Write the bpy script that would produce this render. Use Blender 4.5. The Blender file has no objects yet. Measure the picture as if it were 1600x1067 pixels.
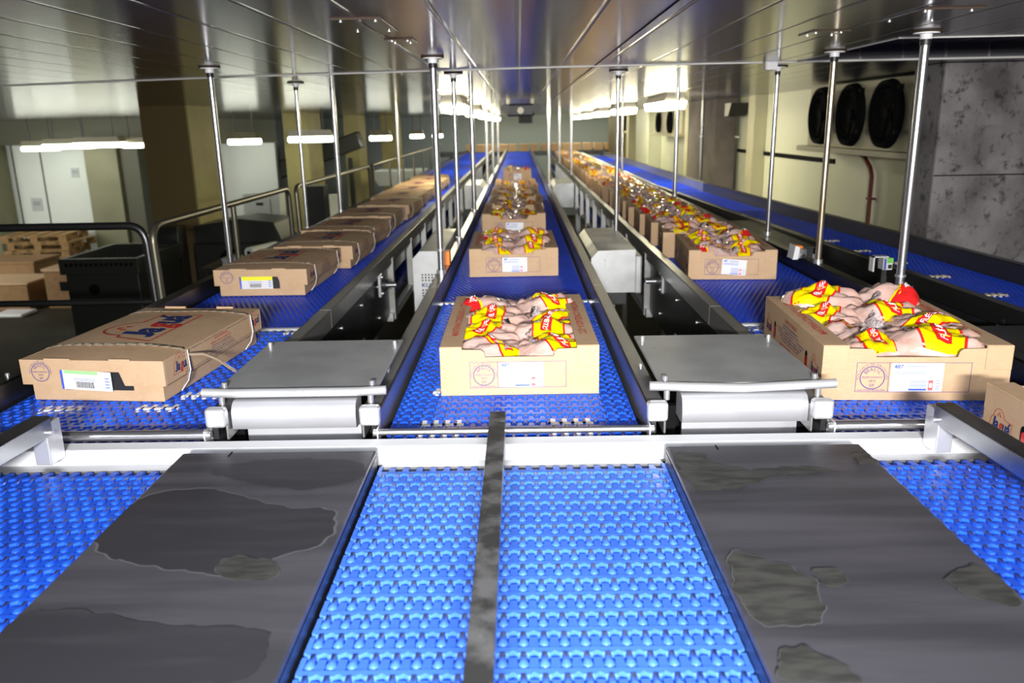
import bpy, math, random
from mathutils import Vector, Matrix, noise
rnd = random.Random(7)
C = bpy.context.scene.collection
SC = bpy.context.scene
PI = math.pi
ZC = 2.60                    # camera height above the hall floor
B = ZC - 0.667               # top of the belts
CE = ZC + 0.270              # ceiling

# ---------------------------------------------------------------- camera, world, lights, exposure
cam_d = bpy.data.cameras.new('camera'); cam = bpy.data.objects.new('camera', cam_d); C.objects.link(cam)
cam_d.sensor_width = 36; cam_d.lens = 28.42; cam_d.clip_start = 0.02; cam_d.clip_end = 100
cam.matrix_world = Matrix(((0.99980, 0.0160, 0.0130, 0), (0.0084, 0.2587, -0.9659, 0), (-0.0185, 0.9658, 0.2585, ZC), (0, 0, 0, 1)))
cam_d.dof.use_dof = True; cam_d.dof.focus_distance = 1.95; cam_d.dof.aperture_fstop = 4.5
SC.camera = cam
SC.view_settings.view_transform = 'Standard'; SC.view_settings.look = 'None'
SC.view_settings.gamma = 1; SC.view_settings.use_curve_mapping = False
SC.view_settings.exposure = 0.32
SC.cycles.caustics_reflective = False; SC.cycles.caustics_refractive = False
w = bpy.data.worlds.new('world'); SC.world = w; w.use_nodes = True
w.node_tree.nodes['Background'].inputs[0].default_value = (0.85, 0.88, 1.0, 1)
w.node_tree.nodes['Background'].inputs[1].default_value = 0.10
def area(name, loc, target, size, sizey, power, col=(1, 1, 1), spread=PI):
    d = bpy.data.lights.new(name, 'AREA'); d.shape = 'RECTANGLE'; d.size = size; d.size_y = sizey
    d.energy = power; d.color = col; d.spread = spread
    o = bpy.data.objects.new(name, d); C.objects.link(o); o.location = loc
    o.rotation_euler = (Vector(target) - Vector(loc)).to_track_quat('-Z', 'Y').to_euler()
    return o
# lamps under the ceiling over the operator's place behind the camera, then added unseen fills
area('operator_lamp', (0.0, -1.5, CE - 0.06), (-0.02, 2.3, B + 0.04), 0.50, 0.10, 46, (1.0, 0.985, 0.95), math.radians(84))
area('operator_lamp', (0.0, 0.25, CE - 0.05), (-0.02, 1.3, B), 0.9, 0.16, 7.5, (0.97, 0.98, 1.0), math.radians(150))
area('rear_fill', (-1.5, -1.0, CE - 0.06), (-1.2, 0.8, B), 1.2, 0.25, 14, (0.97, 0.97, 1.0))  # unseen fill added for ambient light, no fixture behind it
area('rear_fill', (1.5, -1.0, CE - 0.06), (1.2, 0.8, B), 1.2, 0.25, 14, (0.97, 0.97, 1.0))  # its twin on the other side, likewise an added fill

area('hall_fill', (-11.0, 10.0, CE - 0.05), (-10.0, 13.5, 0.8), 3.0, 3.0, 380, (1.0, 1.0, 0.90))  # added fill without a fixture, brightens the hall wall
area('wall_fill', (1.9, -0.8, CE - 0.06), (3.0, 5.0, ZC - 0.3), 0.8, 0.2, 17, (1.0, 0.97, 0.88), math.radians(110))  # unseen fill added to brighten the cream wall
area('hall_fill', (-7.5, 3.5, CE - 0.05), (-6.5, 9, 0.5), 2.0, 2.0, 6, (1.0, 0.98, 0.82))  # weak added fill for the near part of the hall, no fixture

# ---------------------------------------------------------------- helpers
LOC = {}
def tag(o, label=None, cat=None, group=None, kind=None):
    if label: o['label'] = label
    if cat: o['category'] = cat
    if group: o['group'] = group
    if kind: o['kind'] = kind
    return o
def thing(name, label, cat, loc=(0, 0, 0), group=None):
    o = bpy.data.objects.new(name, None); C.objects.link(o); o.location = loc
    o.empty_display_size = 0.05; LOC[o.name] = Vector(loc)
    return tag(o, label, cat, group)
class MB:
    def __init__(s): s.v = []; s.f = []; s.m = []; s.sm = []
    def add(s, vs, fs, m=0, smooth=False, M=None):
        n = len(s.v)
        s.v += [tuple(M @ Vector(p)) for p in vs] if M else [tuple(p) for p in vs]
        for f in fs: s.f.append(tuple(i + n for i in f)); s.m.append(m); s.sm.append(smooth)
        return s
    def box(s, x0, x1, y0, y1, z0, z1, m=0, M=None):
        return s.add([(x, y, z) for z in (z0, z1) for y in (y0, y1) for x in (x0, x1)],
                     [(0, 2, 3, 1), (4, 5, 7, 6), (0, 1, 5, 4), (2, 6, 7, 3), (0, 4, 6, 2), (1, 3, 7, 5)], m, False, M)
    def prism(s, poly, axis, a, b, m=0, M=None, smooth=False):
        def P(p, t): return {'x': (t, p[0], p[1]), 'y': (p[0], t, p[1]), 'z': (p[0], p[1], t)}[axis]
        n = len(poly); vs = [P(p, a) for p in poly] + [P(p, b) for p in poly]
        s.add(vs, [tuple(range(n))[::-1], tuple(range(n, 2 * n))], m, False, M)
        return s.add(vs, [(i, (i + 1) % n, n + (i + 1) % n, n + i) for i in range(n)], m, smooth, M)
    def cyl(s, p0, p1, r, n=14, m=0, r1=None, cap=True, M=None):
        p0 = Vector(p0); p1 = Vector(p1); d = (p1 - p0).normalized(); r1 = r if r1 is None else r1
        u = d.orthogonal().normalized(); w_ = d.cross(u)
        ring = [u * math.cos(2 * PI * i / n) + w_ * math.sin(2 * PI * i / n) for i in range(n)]
        vs = [p0 + q * r for q in ring] + [p1 + q * r1 for q in ring]
        s.add(vs, [(i, (i + 1) % n, n + (i + 1) % n, n + i) for i in range(n)], m, True, M)
        if cap: s.add(vs, [tuple(range(n))[::-1], tuple(range(n, 2 * n))], m, False, M)
        return s
    def tube(s, path, r, n=10, m=0, flat=1.0, M=None):
        ps = [Vector(p) for p in path]; vs = []; fs = []; k = len(ps); u = None
        for i, p in enumerate(ps):
            d = (ps[min(i + 1, k - 1)] - ps[max(i - 1, 0)]).normalized()
            u = (d.orthogonal() if u is None else u - d * u.dot(d)).normalized(); w_ = d.cross(u)
            vs += [p + u * (r * math.cos(2 * PI * j / n)) + w_ * (r * flat * math.sin(2 * PI * j / n)) for j in range(n)]
        for i in range(k - 1):
            for j in range(n): fs.append((i * n + j, i * n + (j + 1) % n, (i + 1) * n + (j + 1) % n, (i + 1) * n + j))
        s.add(vs, fs, m, True, M)
        return s.add(vs, [tuple(range(n))[::-1], tuple(range((k - 1) * n, k * n))], m, False, M)
    def build(s, name, mat, parent=None, bevel=0, seg=2, merge=False):
        me = bpy.data.meshes.new(name); off = LOC.get(parent.name, Vector()) if parent else Vector()
        me.from_pydata([(p[0] - off[0], p[1] - off[1], p[2] - off[2]) for p in s.v], [], s.f)
        for x in (mat if isinstance(mat, (list, tuple)) else [mat]): me.materials.append(x)
        me.polygons.foreach_set('material_index', s.m); me.polygons.foreach_set('use_smooth', s.sm); me.update()
        o = bpy.data.objects.new(name, me); C.objects.link(o)
        if parent: o.parent = parent
        if parent: LOC[o.name] = off
        if bevel:
            b = o.modifiers.new('bevel', 'BEVEL'); b.width = bevel; b.segments = seg; b.limit_method = 'ANGLE'; b.angle_limit = math.radians(40)
        return o
def part(name, mat, parent, bevel=0, **k):       # one box part: part(..., b=(x0,x1,y0,y1,z0,z1))
    return MB().box(*k['b']).build(name, mat, parent, bevel)
def copy_tree(o, parent=None):
    c = o.copy(); C.objects.link(c)
    if parent: c.parent = parent
    for ch in list(o.children): copy_tree(ch, c)
    return c
def arc(cx, cy, r, a0, a1, n):
    return [(cx + r * math.cos(math.radians(a0 + (a1 - a0) * i / n)), cy + r * math.sin(math.radians(a0 + (a1 - a0) * i / n))) for i in range(n + 1)]
# text as triangles
_tc = {}
def glyphs(s, bold=0.0):
    k = (s, bold)
    if k not in _tc:
        cu = bpy.data.curves.new('t', 'FONT'); cu.body = s; cu.resolution_u = 3; cu.offset = bold; cu.size = 1
        o = bpy.data.objects.new('t', cu); C.objects.link(o)
        dg = bpy.context.evaluated_depsgraph_get(); me = o.evaluated_get(dg).to_mesh()
        vs = [(v.co.x, v.co.y) for v in me.vertices]; fs = [tuple(p.vertices) for p in me.polygons]
        o.evaluated_get(dg).to_mesh_clear(); bpy.data.objects.remove(o); bpy.data.curves.remove(cu)
        _tc[k] = (vs, fs)
    return _tc[k]
class Face:     # a printed face: origin, right and up vectors
    def __init__(s, o, r, u, lift=0.0006): s.o = Vector(o); s.r = Vector(r); s.u = Vector(u); s.n = s.r.cross(s.u) * lift
    def p(s, x, y, k=1.0): return s.o + s.r * x + s.u * y + s.n * k
    def text(s, mb, t, x, y, w_=None, h=None, m=0, bold=0.0, align='c', slant=0.0, rot=0.0, lift=1.0):
        vs, fs = glyphs(t, bold)
        if not vs: return
        x0 = min(v[0] for v in vs); x1 = max(v[0] for v in vs); y0 = min(v[1] for v in vs); y1 = max(v[1] for v in vs)
        sy = h / (y1 - y0) if h else w_ / (x1 - x0); sx = w_ / (x1 - x0) if w_ else sy
        ww = (x1 - x0) * sx; dx = {'c': -ww / 2, 'l': 0, 'r': -ww}[align]; c_, s_ = math.cos(rot), math.sin(rot); out = []
        for a, b in vs:
            yy = (b - y0) * sy; xx = (a - x0) * sx + dx + slant * yy
            out.append(s.p(x + xx * c_ - yy * s_, y + xx * s_ + yy * c_, lift))
        mb.add(out, fs, m)
    def arctext(s, mb, t, cx, cy, r, a0, a1, h, m=0, bold=0.0):
        n = len(t)
        for i, ch in enumerate(t):
            if ch == ' ': continue
            a = a0 + (a1 - a0) * (i + 0.5) / n
            s.text(mb, ch, cx + r * math.cos(math.radians(a)), cy + r * math.sin(math.radians(a)), h=h, m=m, bold=bold, rot=math.radians(a - 90))
    def rect(s, mb, x0, x1, y0, y1, m=0, lift=1.0):
        mb.add([s.p(x0, y0, lift), s.p(x1, y0, lift), s.p(x1, y1, lift), s.p(x0, y1, lift)], [(0, 1, 2, 3)], m)
    def poly(s, mb, pts, m=0, lift=1.0): mb.add([s.p(x, y, lift) for x, y in pts], [tuple(range(len(pts)))], m)
    def line(s, mb, pts, t, m=0, closed=False, lift=1.0):
        n = len(pts)
        for i in range(n if closed else n - 1):
            a = Vector(pts[i]); b = Vector(pts[(i + 1) % n]); d = (b - a)
            if d.length < 1e-7: continue
            d.normalize(); q = Vector((-d.y, d.x)) * t / 2; a = a - d * t / 2; b = b + d * t / 2
            mb.add([s.p(*(a - q), lift), s.p(*(b - q), lift), s.p(*(b + q), lift), s.p(*(a + q), lift)], [(0, 1, 2, 3)], m)

# ---------------------------------------------------------------- materials
def mat(name, col, rough=0.5, metal=0.0, **k):
    m = bpy.data.materials.new(name); m.use_nodes = True; nt = m.node_tree; b = nt.nodes['Principled BSDF']
    b.inputs['Base Color'].default_value = (*col, 1); b.inputs['Roughness'].default_value = rough; b.inputs['Metallic'].default_value = metal
    N = nt.nodes; L = nt.links
    def sock(n, v):
        if n in b.inputs: b.inputs[n].default_value = v
    if 'coat' in k: sock('Coat Weight', k['coat']); sock('Coat Roughness', k.get('coat_rough', 0.08))
    if 'spec' in k: sock('Specular IOR Level', k['spec'])
    if 'emit' in k:
        b.inputs['Emission Color'].default_value = (*k.get('emit_col', col), 1); b.inputs['Emission Strength'].default_value = k['emit']
    co = N.new('ShaderNodeTexCoord').outputs['Object'] if not k.get('world') else N.new('ShaderNodeNewGeometry').outputs['Position']
    def mapped(scale):
        mp = N.new('ShaderNodeMapping'); L.new(co, mp.inputs['Vector']); mp.inputs['Scale'].default_value = scale; return mp.outputs[0]
    def nz(scale, detail=4, stretch=(1, 1, 1), rg=0.55):
        t = N.new('ShaderNodeTexNoise'); t.inputs['Scale'].default_value = scale; t.inputs['Detail'].default_value = detail; t.inputs['Roughness'].default_value = rg
        L.new(mapped(stretch), t.inputs['Vector']); return t.outputs[0]
    def ramp(s, stops):
        r = N.new('ShaderNodeValToRGB'); e = r.color_ramp.elements
        while len(e) < len(stops): e.new(0.5)
        for q, (p, c) in zip(e, stops): q.position = p; q.color = (*c, 1)
        L.new(s, r.inputs[0]); return r.outputs[0]
    cur = None
    def mix(f, a, bb, mode='MIX'):
        x = N.new('ShaderNodeMix'); x.data_type = 'RGBA'; x.blend_type = mode
        if isinstance(f, (int, float)): x.inputs[0].default_value = f
        else: L.new(f, x.inputs[0])
        for i, q in ((6, a), (7, bb)):
            if isinstance(q, tuple): x.inputs[i].default_value = (*q, 1)
            else: L.new(q, x.inputs[i])
        return x.outputs[2]
    cur = col
    if 'var' in k:          # (colour2, scale, stretch, lo, hi)
        c2, sc, st, lo, hi = k['var']
        cur = mix(ramp(nz(sc, 5, st), [(lo, (0, 0, 0)), (hi, (1, 1, 1))]), cur, c2)
    if 'var2' in k:
        c2, sc, st, lo, hi = k['var2']
        cur = mix(ramp(nz(sc, 6, st, 0.7), [(lo, (0, 0, 0)), (hi, (1, 1, 1))]), cur, c2)
    if not isinstance(cur, tuple): L.new(cur, b.inputs['Base Color'])
    if 'rvar' in k:         # roughness noise (lo, hi, scale, stretch)
        lo, hi, sc, st = k['rvar']
        r = N.new('ShaderNodeMapRange'); L.new(nz(sc, 4, st), r.inputs[0]); r.inputs[1].default_value = 0.3; r.inputs[2].default_value = 0.7
        r.inputs[3].default_value = lo; r.inputs[4].default_value = hi; L.new(r.outputs[0], b.inputs['Roughness'])
    if 'bump' in k:         # (scale, strength, distance, stretch)
        sc, stg, ds, st = k['bump']
        bp = N.new('ShaderNodeBump'); bp.inputs['Strength'].default_value = stg; bp.inputs['Distance'].default_value = ds
        L.new(nz(sc, 5, st), bp.inputs['Height']); L.new(bp.outputs[0], b.inputs['Normal'])
    if k.get('hook'): k['hook'](N, L, b, co, nz, ramp, mix, cur)
    return m
M = {}
M['steel'] = mat('brushed_steel', (0.52, 0.53, 0.55), 0.30, 1, rvar=(0.24, 0.38, 6, (1, 1, 1)), world=1)
M['steel_grey'] = mat('dull_steel_sheet', (0.46, 0.47, 0.475), 0.42, 0.4, var=((0.38, 0.39, 0.395), 5, (1, 1, 1), 0.45, 0.62), var2=((0.15, 0.15, 0.15), 9, (3, 1, 1), 0.66, 0.74), rvar=(0.34, 0.5, 7, (1, 1, 1)), world=1)
M['steel_bright'] = mat('bright_steel', (0.72, 0.73, 0.75), 0.32, 0.6, rvar=(0.26, 0.4, 8, (1, 1, 1)), world=1)
M['steel_white'] = mat('pale_satin_steel', (0.52, 0.53, 0.57), 0.40, 0.35, var=((0.44, 0.44, 0.48), 4, (1, 3, 3), 0.4, 0.7), var2=((0.42, 0.30, 0.20), 16, (1, 1, 1), 0.71, 0.78), world=1)
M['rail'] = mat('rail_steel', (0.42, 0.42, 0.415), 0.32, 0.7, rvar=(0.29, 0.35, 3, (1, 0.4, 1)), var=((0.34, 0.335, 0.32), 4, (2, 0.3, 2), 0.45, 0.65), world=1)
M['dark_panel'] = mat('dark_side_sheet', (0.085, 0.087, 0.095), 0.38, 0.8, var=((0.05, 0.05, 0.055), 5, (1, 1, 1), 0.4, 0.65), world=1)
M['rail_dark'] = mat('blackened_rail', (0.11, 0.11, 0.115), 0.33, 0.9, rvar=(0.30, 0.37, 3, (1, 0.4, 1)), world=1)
M['black'] = mat('black_gap', (0.005, 0.005, 0.006), 0.8, spec=0.1)
M['black_plastic'] = mat('black_plastic', (0.018, 0.018, 0.02), 0.42)
M['zinc'] = mat('zinc_bolt', (0.8, 0.8, 0.82), 0.3, 0.8)
M['belt'] = mat('blue_belt', (0.020, 0.125, 0.86), 0.33, 0, spec=0.55, var=((0.014, 0.085, 0.66), 9, (1, 1, 1), 0.4, 0.7), world=1)
M['belt_lit'] = mat('lamplit_blue_belt', (0.075, 0.225, 0.88), 0.30, 0, spec=0.6, var=((0.055, 0.175, 0.84), 7, (1, 1, 1), 0.4, 0.7), var2=((0.20, 0.12, 0.12), 24, (1, 1, 1), 0.70, 0.76), world=1)  # paler blue paints the lamplight on the middle near belt
M['belt_fine'] = mat('fine_blue_belt', (0.018, 0.085, 0.80), 0.38, 0, spec=0.35, var=((0.014, 0.065, 0.64), 4, (1, 1, 1), 0.4, 0.7), world=1)
M['belt_dark'] = mat('shaded_belt_blue', (0.006, 0.03, 0.25), 0.5)
M['marker'] = mat('white_link', (0.86, 0.87, 0.9), 0.35)
M['marker_cream'] = mat('cream_link', (0.62, 0.55, 0.42), 0.4)
def corr(N, L, b, co, nz, ramp, mix, cur):
    wv = N.new('ShaderNodeTexWave'); wv.inputs['Scale'].default_value = 60; wv.inputs['Distortion'].default_value = 0.3; wv.bands_direction = 'X'
    L.new(co, wv.inputs['Vector']); bp = N.new('ShaderNodeBump'); bp.inputs['Strength'].default_value = 0.05; bp.inputs['Distance'].default_value = 0.001
    L.new(wv.outputs[1], bp.inputs['Height']); L.new(bp.outputs[0], b.inputs['Normal'])
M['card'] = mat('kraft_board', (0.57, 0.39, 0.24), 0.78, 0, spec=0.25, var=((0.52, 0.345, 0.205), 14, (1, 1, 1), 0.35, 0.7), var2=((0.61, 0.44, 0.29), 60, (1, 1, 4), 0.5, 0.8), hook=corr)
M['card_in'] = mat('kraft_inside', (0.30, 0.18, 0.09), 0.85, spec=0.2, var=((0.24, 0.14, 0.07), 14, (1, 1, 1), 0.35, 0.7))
M['card_line'] = mat('board_crease', (0.30, 0.175, 0.085), 0.85, spec=0.2)
M['ink_violet'] = mat('violet_ink', (0.10, 0.06, 0.26), 0.8, spec=0.2)
M['ink_navy'] = mat('navy_ink', (0.015, 0.035, 0.16), 0.7, spec=0.2)
M['ink_red'] = mat('red_ink', (0.55, 0.035, 0.03), 0.7, spec=0.2)
M['ink_yellow'] = mat('ochre_ink', (0.60, 0.38, 0.05), 0.7, spec=0.2)
M['paper'] = mat('label_paper', (0.76, 0.76, 0.79), 0.45)
M['paper_green'] = mat('green_label_print', (0.36, 0.80, 0.30), 0.45)
M['paper_yellow'] = mat('yellow_label_print', (0.90, 0.86, 0.03), 0.45)
M['paper_blue'] = mat('blue_label_print', (0.06, 0.12, 0.65), 0.45)
M['paper_grey'] = mat('pale_label_print', (0.27, 0.34, 0.62), 0.45)
M['paper_red'] = mat('red_label_print', (0.80, 0.14, 0.14), 0.45)
M['tape_black'] = mat('black_tape', (0.025, 0.025, 0.028), 0.4)
M['strap'] = mat('clear_strap', (0.33, 0.25, 0.18), 0.30, 0, coat=0.25, bump=(40, 0.4, 0.004, (1, 1, 1)))
M['strap_white'] = mat('white_strap', (0.80, 0.78, 0.80), 0.25)
M['meat'] = mat('wrapped_meat', (0.60, 0.37, 0.31), 0.20, 0, coat=1.0, coat_rough=0.06, spec=0.5, var=((0.68, 0.49, 0.44), 16, (1, 1.6, 1), 0.40, 0.62), var2=((0.42, 0.28, 0.26), 22, (1, 1.4, 1), 0.52, 0.75), bump=(26, 0.55, 0.006, (1, 1.8, 1)))
M['film'] = mat('crumpled_film', (0.60, 0.52, 0.52), 0.14, 0, coat=0.8, coat_rough=0.06, var=((0.42, 0.35, 0.36), 26, (1, 3, 1), 0.4, 0.6), bump=(45, 0.8, 0.008, (1, 3, 1)))
M['band_yellow'] = mat('yellow_film', (0.88, 0.70, 0.0), 0.3, 0, coat=0.5, coat_rough=0.12, bump=(38, 0.35, 0.004, (1, 2, 1)))
M['band_red'] = mat('red_film', (0.70, 0.02, 0.02), 0.28, 0, coat=0.5, coat_rough=0.12, bump=(38, 0.3, 0.004, (1, 2, 1)))
M['ink_white'] = mat('white_print', (0.88, 0.86, 0.86), 0.4)
M['clip'] = mat('dark_clip', (0.03, 0.03, 0.04), 0.35, 0.3)
def streaks(N, L, b, co, nz, ramp, mix, cur):
    pass
M['slide'] = mat('stained_dark_steel', (0.135, 0.132, 0.154), 0.34, 0.45, var=((0.085, 0.084, 0.098), 3.0, (0.5, 5, 1), 0.40, 0.62), var2=((0.18, 0.18, 0.20), 40, (0.25, 4, 1), 0.60, 0.85), rvar=(0.30, 0.46, 4, (0.4, 5, 1)), bump=(80, 0.08, 0.002, (0.3, 8, 1)), world=1)
M['stain'] = mat('dried_stain', (0.068, 0.068, 0.064), 0.5, 0.1, var=((0.040, 0.040, 0.038), 26, (0.6, 2, 1), 0.42, 0.6), var2=((0.26, 0.26, 0.25), 55, (0.4, 1.6, 1), 0.66, 0.76), bump=(60, 0.3, 0.002, (0.6, 2, 1)), world=1)
M['stain_dark'] = mat('dark_film_stain', (0.062, 0.061, 0.072), 0.34, 0.4, var=((0.085, 0.084, 0.096), 8, (0.4, 3, 1), 0.5, 0.75), bump=(80, 0.08, 0.002, (0.3, 8, 1)), world=1)
M['stain_rim'] = mat('dried_stain_rim', (0.135, 0.135, 0.145), 0.5, 0.2, world=1)
M['olive'] = mat('olive_column', (0.20, 0.195, 0.115), 0.55, 0, var=((0.17, 0.165, 0.095), 2, (1, 1, 1), 0.4, 0.65), world=1)
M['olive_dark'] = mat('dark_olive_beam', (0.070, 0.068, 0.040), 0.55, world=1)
M['rail_tube'] = mat('aged_tube', (0.20, 0.185, 0.14), 0.36, 0.7, world=1)
M['notice'] = mat('faded_notice', (0.50, 0.54, 0.56), 0.6)
M['notice_print'] = mat('faded_notice_print', (0.36, 0.38, 0.42), 0.6)
M['divider'] = mat('scuffed_bar_steel', (0.21, 0.21, 0.215), 0.36, 0.5, var=((0.07, 0.07, 0.07), 22, (1, 1, 1), 0.42, 0.6), var2=((0.50, 0.50, 0.50), 40, (1, 1, 1), 0.64, 0.72), world=1)
M['bar_white'] = mat('white_guide_plastic', (0.84, 0.86, 0.90), 0.45, 0, var2=((0.40, 0.38, 0.36), 16, (1, 3, 1), 0.72, 0.78), world=1)
M['chute'] = mat('satin_chute_steel', (0.40, 0.40, 0.42), 0.36, 0.8, rvar=(0.3, 0.45, 6, (1, 6, 1)), world=1)
def ceil_hook(N, L, b, co, nz, ramp, mix, cur):
    sx = N.new('ShaderNodeSeparateXYZ'); L.new(co, sx.inputs[0])
    a = N.new('ShaderNodeMath'); a.operation = 'MULTIPLY'; a.inputs[1].default_value = 1 / 0.205; L.new(sx.outputs[0], a.inputs[0])
    f = N.new('ShaderNodeMath'); f.operation = 'FRACT'; L.new(a.outputs[0], f.inputs[0])
    h = ramp(f.outputs[0], [(0.0, (0, 0, 0)), (0.018, (0, 0, 0)), (0.05, (1, 1, 1)), (0.97, (1, 1, 1)), (1.0, (0.2, 0.2, 0.2))])
    g = nz(3.0, 3, (4, 0.6, 1)); x = mix(0.10, h, g)
    bp = N.new('ShaderNodeBump'); bp.inputs['Strength'].default_value = 0.45; bp.inputs['Distance'].default_value = 0.006
    L.new(x, bp.inputs['Height']); L.new(bp.outputs[0], b.inputs['Normal'])
    seam = ramp(f.outputs[0], [(0.0, (1, 1, 1)), (0.012, (1, 1, 1)), (0.02, (0, 0, 0)), (0.985, (0, 0, 0)), (1.0, (1, 1, 1))])
    c = mix(seam, (0.15, 0.145, 0.165), (0.30, 0.29, 0.30)); L.new(c, b.inputs['Base Color'])  # paler seam lines paint the highlights along the panel edges
M['ceiling'] = mat('glossy_ceiling_panel', (0.15, 0.145, 0.165), 0.165, 0.0, spec=0.42, world=1, hook=ceil_hook)
M['seam'] = mat('sealant_bead', (0.72, 0.70, 0.68), 0.6)
M['cream'] = mat('cream_wall_panel', (0.86, 0.87, 0.70), 0.5, 0, var=((0.80, 0.82, 0.66), 0.8, (1, 1, 1), 0.4, 0.65), world=1)
M['cream_post'] = mat('cream_post', (0.55, 0.52, 0.36), 0.5)
M['hall_wall'] = mat('white_hall_panel', (0.76, 0.80, 0.77), 0.45, 0, var=((0.70, 0.75, 0.72), 0.6, (1, 1, 1), 0.4, 0.65), world=1)
M['back_wall'] = mat('blue_grey_wall', (0.30, 0.36, 0.40), 0.5)
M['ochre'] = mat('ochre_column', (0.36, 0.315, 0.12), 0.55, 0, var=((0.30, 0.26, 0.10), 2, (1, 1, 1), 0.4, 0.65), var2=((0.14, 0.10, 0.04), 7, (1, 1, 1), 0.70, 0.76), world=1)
M['ochre_dark'] = mat('brown_and_shade_column', (0.15, 0.105, 0.035), 0.6, 0, var2=((0.05, 0.04, 0.02), 6, (1, 1, 1), 0.70, 0.76), world=1)
M['concrete'] = mat('stained_concrete', (0.27, 0.255, 0.265), 0.85, 0, var=((0.10, 0.09, 0.095), 2.6, (1, 1, 0.8), 0.42, 0.64), var2=((0.030, 0.026, 0.03), 15.0, (1, 1, 0.9), 0.53, 0.66), bump=(24, 0.35, 0.01, (1, 1, 1)), world=1)
M['concrete_dark'] = mat('dark_concrete', (0.20, 0.17, 0.16), 0.85, 0, var=((0.13, 0.11, 0.10), 3, (1, 1, 1), 0.4, 0.65), world=1)
M['floor'] = mat('hall_floor', (0.045, 0.040, 0.030), 0.7, 0, spec=0.15, var=((0.03, 0.027, 0.02), 1.2, (1, 1, 1), 0.4, 0.65), world=1)
M['wood'] = mat('pallet_wood', (0.34, 0.20, 0.075), 0.75, 0, var=((0.24, 0.135, 0.05), 8, (1, 6, 1), 0.4, 0.65))
M['dark_machine'] = mat('dark_machine_steel', (0.060, 0.062, 0.055), 0.4, 0.6, world=1)
M['lamp'] = mat('lamp_diffuser', (1, 1, 0.95), 0.4, 0, emit=21.0, emit_col=(1.0, 0.92, 0.60))
M['lamp_cool'] = mat('cool_lamp_diffuser', (1, 1, 1), 0.4, 0, emit=7.5, emit_col=(0.97, 1.0, 0.84))
M['lamp_body'] = mat('lamp_housing', (0.62, 0.60, 0.52), 0.45)
M['lamp_body_dark'] = mat('grey_lamp_housing', (0.22, 0.20, 0.12), 0.5)
M['orange'] = mat('orange_plastic', (0.85, 0.22, 0.02), 0.4)
M['white_plastic'] = mat('white_plastic', (0.80, 0.80, 0.82), 0.4)
M['green'] = mat('green_plastic', (0.20, 0.62, 0.10), 0.4)
M['pipe_red'] = mat('red_pipe', (0.12, 0.014, 0.010), 0.5)
M['rust'] = mat('rust_ring', (0.045, 0.026, 0.014), 0.8)
M['pole'] = mat('pole_steel', (0.66, 0.66, 0.69), 0.24, 0.92, rvar=(0.20, 0.28, 4, (3, 3, 0.2)), world=1)
M['pole_rusty'] = mat('yellowed_pole_steel', (0.58, 0.50, 0.38), 0.28, 0.9, var=((0.46, 0.32, 0.18), 7, (1, 1, 0.5), 0.5, 0.66), world=1)

# ---------------------------------------------------------------- setting
def struct(name, mb, m, bevel=0, **k): return tag(mb.build(name, m, None, bevel), kind='structure', **k)
struct('floor', MB().box(-14, 4, -2.2, 25, -0.1, 0), M['floor'])
mb = MB()                                   # ceiling with the shallow recess by the concrete column
mb.box(-14, 1.34, -2.2, 25, CE, CE + 0.2); mb.box(1.34, 4, -2.2, 3.03, CE, CE + 0.2); mb.box(1.34, 4, 4.12, 25, CE, CE + 0.2); mb.box(1.34, 4, 3.03, 4.12, CE + 0.07, CE + 0.2)
struct('ceiling', mb, M['ceiling'])
struct('wall_right', MB().box(2.7, 2.9, 4.75, 24.2, 0, CE), M['cream'])
struct('wall_back', MB().box(-7.2, 2.9, 24, 24.2, 0, CE), M['back_wall'])
struct('wall_left', MB().box(-14, -7.0, 17, 17.2, 0, CE), M['hall_wall'])
struct('wall_side', MB().box(-7.2, -7.0, 17.2, 24, 0, CE), M['hall_wall'])
struct('wall_front', MB().box(-14, 4, -2.4, -2.2, 0, CE + 0.2), M['hall_wall'])
struct('wall_outer', MB().box(-14.2, -14, -2.4, 17.2, 0, CE + 0.2), M['hall_wall'])
struct('wall_near_right', MB().box(4, 4.2, -2.4, 4.95, 0, CE + 0.2), M['concrete_dark'])
mb = MB()
for x in (-11.5, -10.45, -9.87): mb.box(x - .012, x + .012, 16.985, 17, 0, ZC - 0.20)
struct('trim_1', mb, M['dark_machine'])
struct('trim_2', MB().box(-14, -7.0, 16.6, 17, ZC - 0.21, CE), M['olive_dark'])          # beam over the white panels
struct('trim_3', MB().tube([(-3.4, 4.90, CE), (-1.4, 4.38, CE), (0.4, 4.12, CE), (2.6, 4.12, CE)], 0.006, 6), M['seam'])
struct('trim_4', MB().box(1.335, 4, 3.022, 3.034, CE - 0.003, CE + 0.002), M['seam'])
struct('trim_5', MB().box(1.335, 1.345, 3.03, 4.1, CE - 0.003, CE + 0.002), M['seam'])
struct('trim_6', MB().box(1.36, 4, 3.72, 3.728, CE + 0.063, CE + 0.072), M['seam'])
struct('trim_7', MB().box(2.685, 2.7, 7.1, 10.6, ZC - 0.372, ZC - 0.332), M['black'])  # dark rail along the cream wall
struct('trim_9', MB().box(2.2, 3.6, 4.397, 4.4, ZC - .305, ZC - .299), M['black'])
struct('trim_8', MB().box(0.368, 0.373, 0.5, 24, CE - 0.0015, CE + 0.002), M['black'])       # dark panel joint
def column(name, x0, x1, y0, y1, m, label=None, **k):
    return struct(name, MB().box(x0, x1, y0, y1, 0, CE), m, 0.01)
mb = MB().box(-4.08, -3.58, 9.0, 9.9, 0, CE, 0); mb.box(-3.58, -3.56, 9.0, 9.9, 0, CE, 1)  # brown front paints its shade, ochre slab paints the lamplit side
struct('column', mb, [M['ochre_dark'], M['ochre']])
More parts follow.
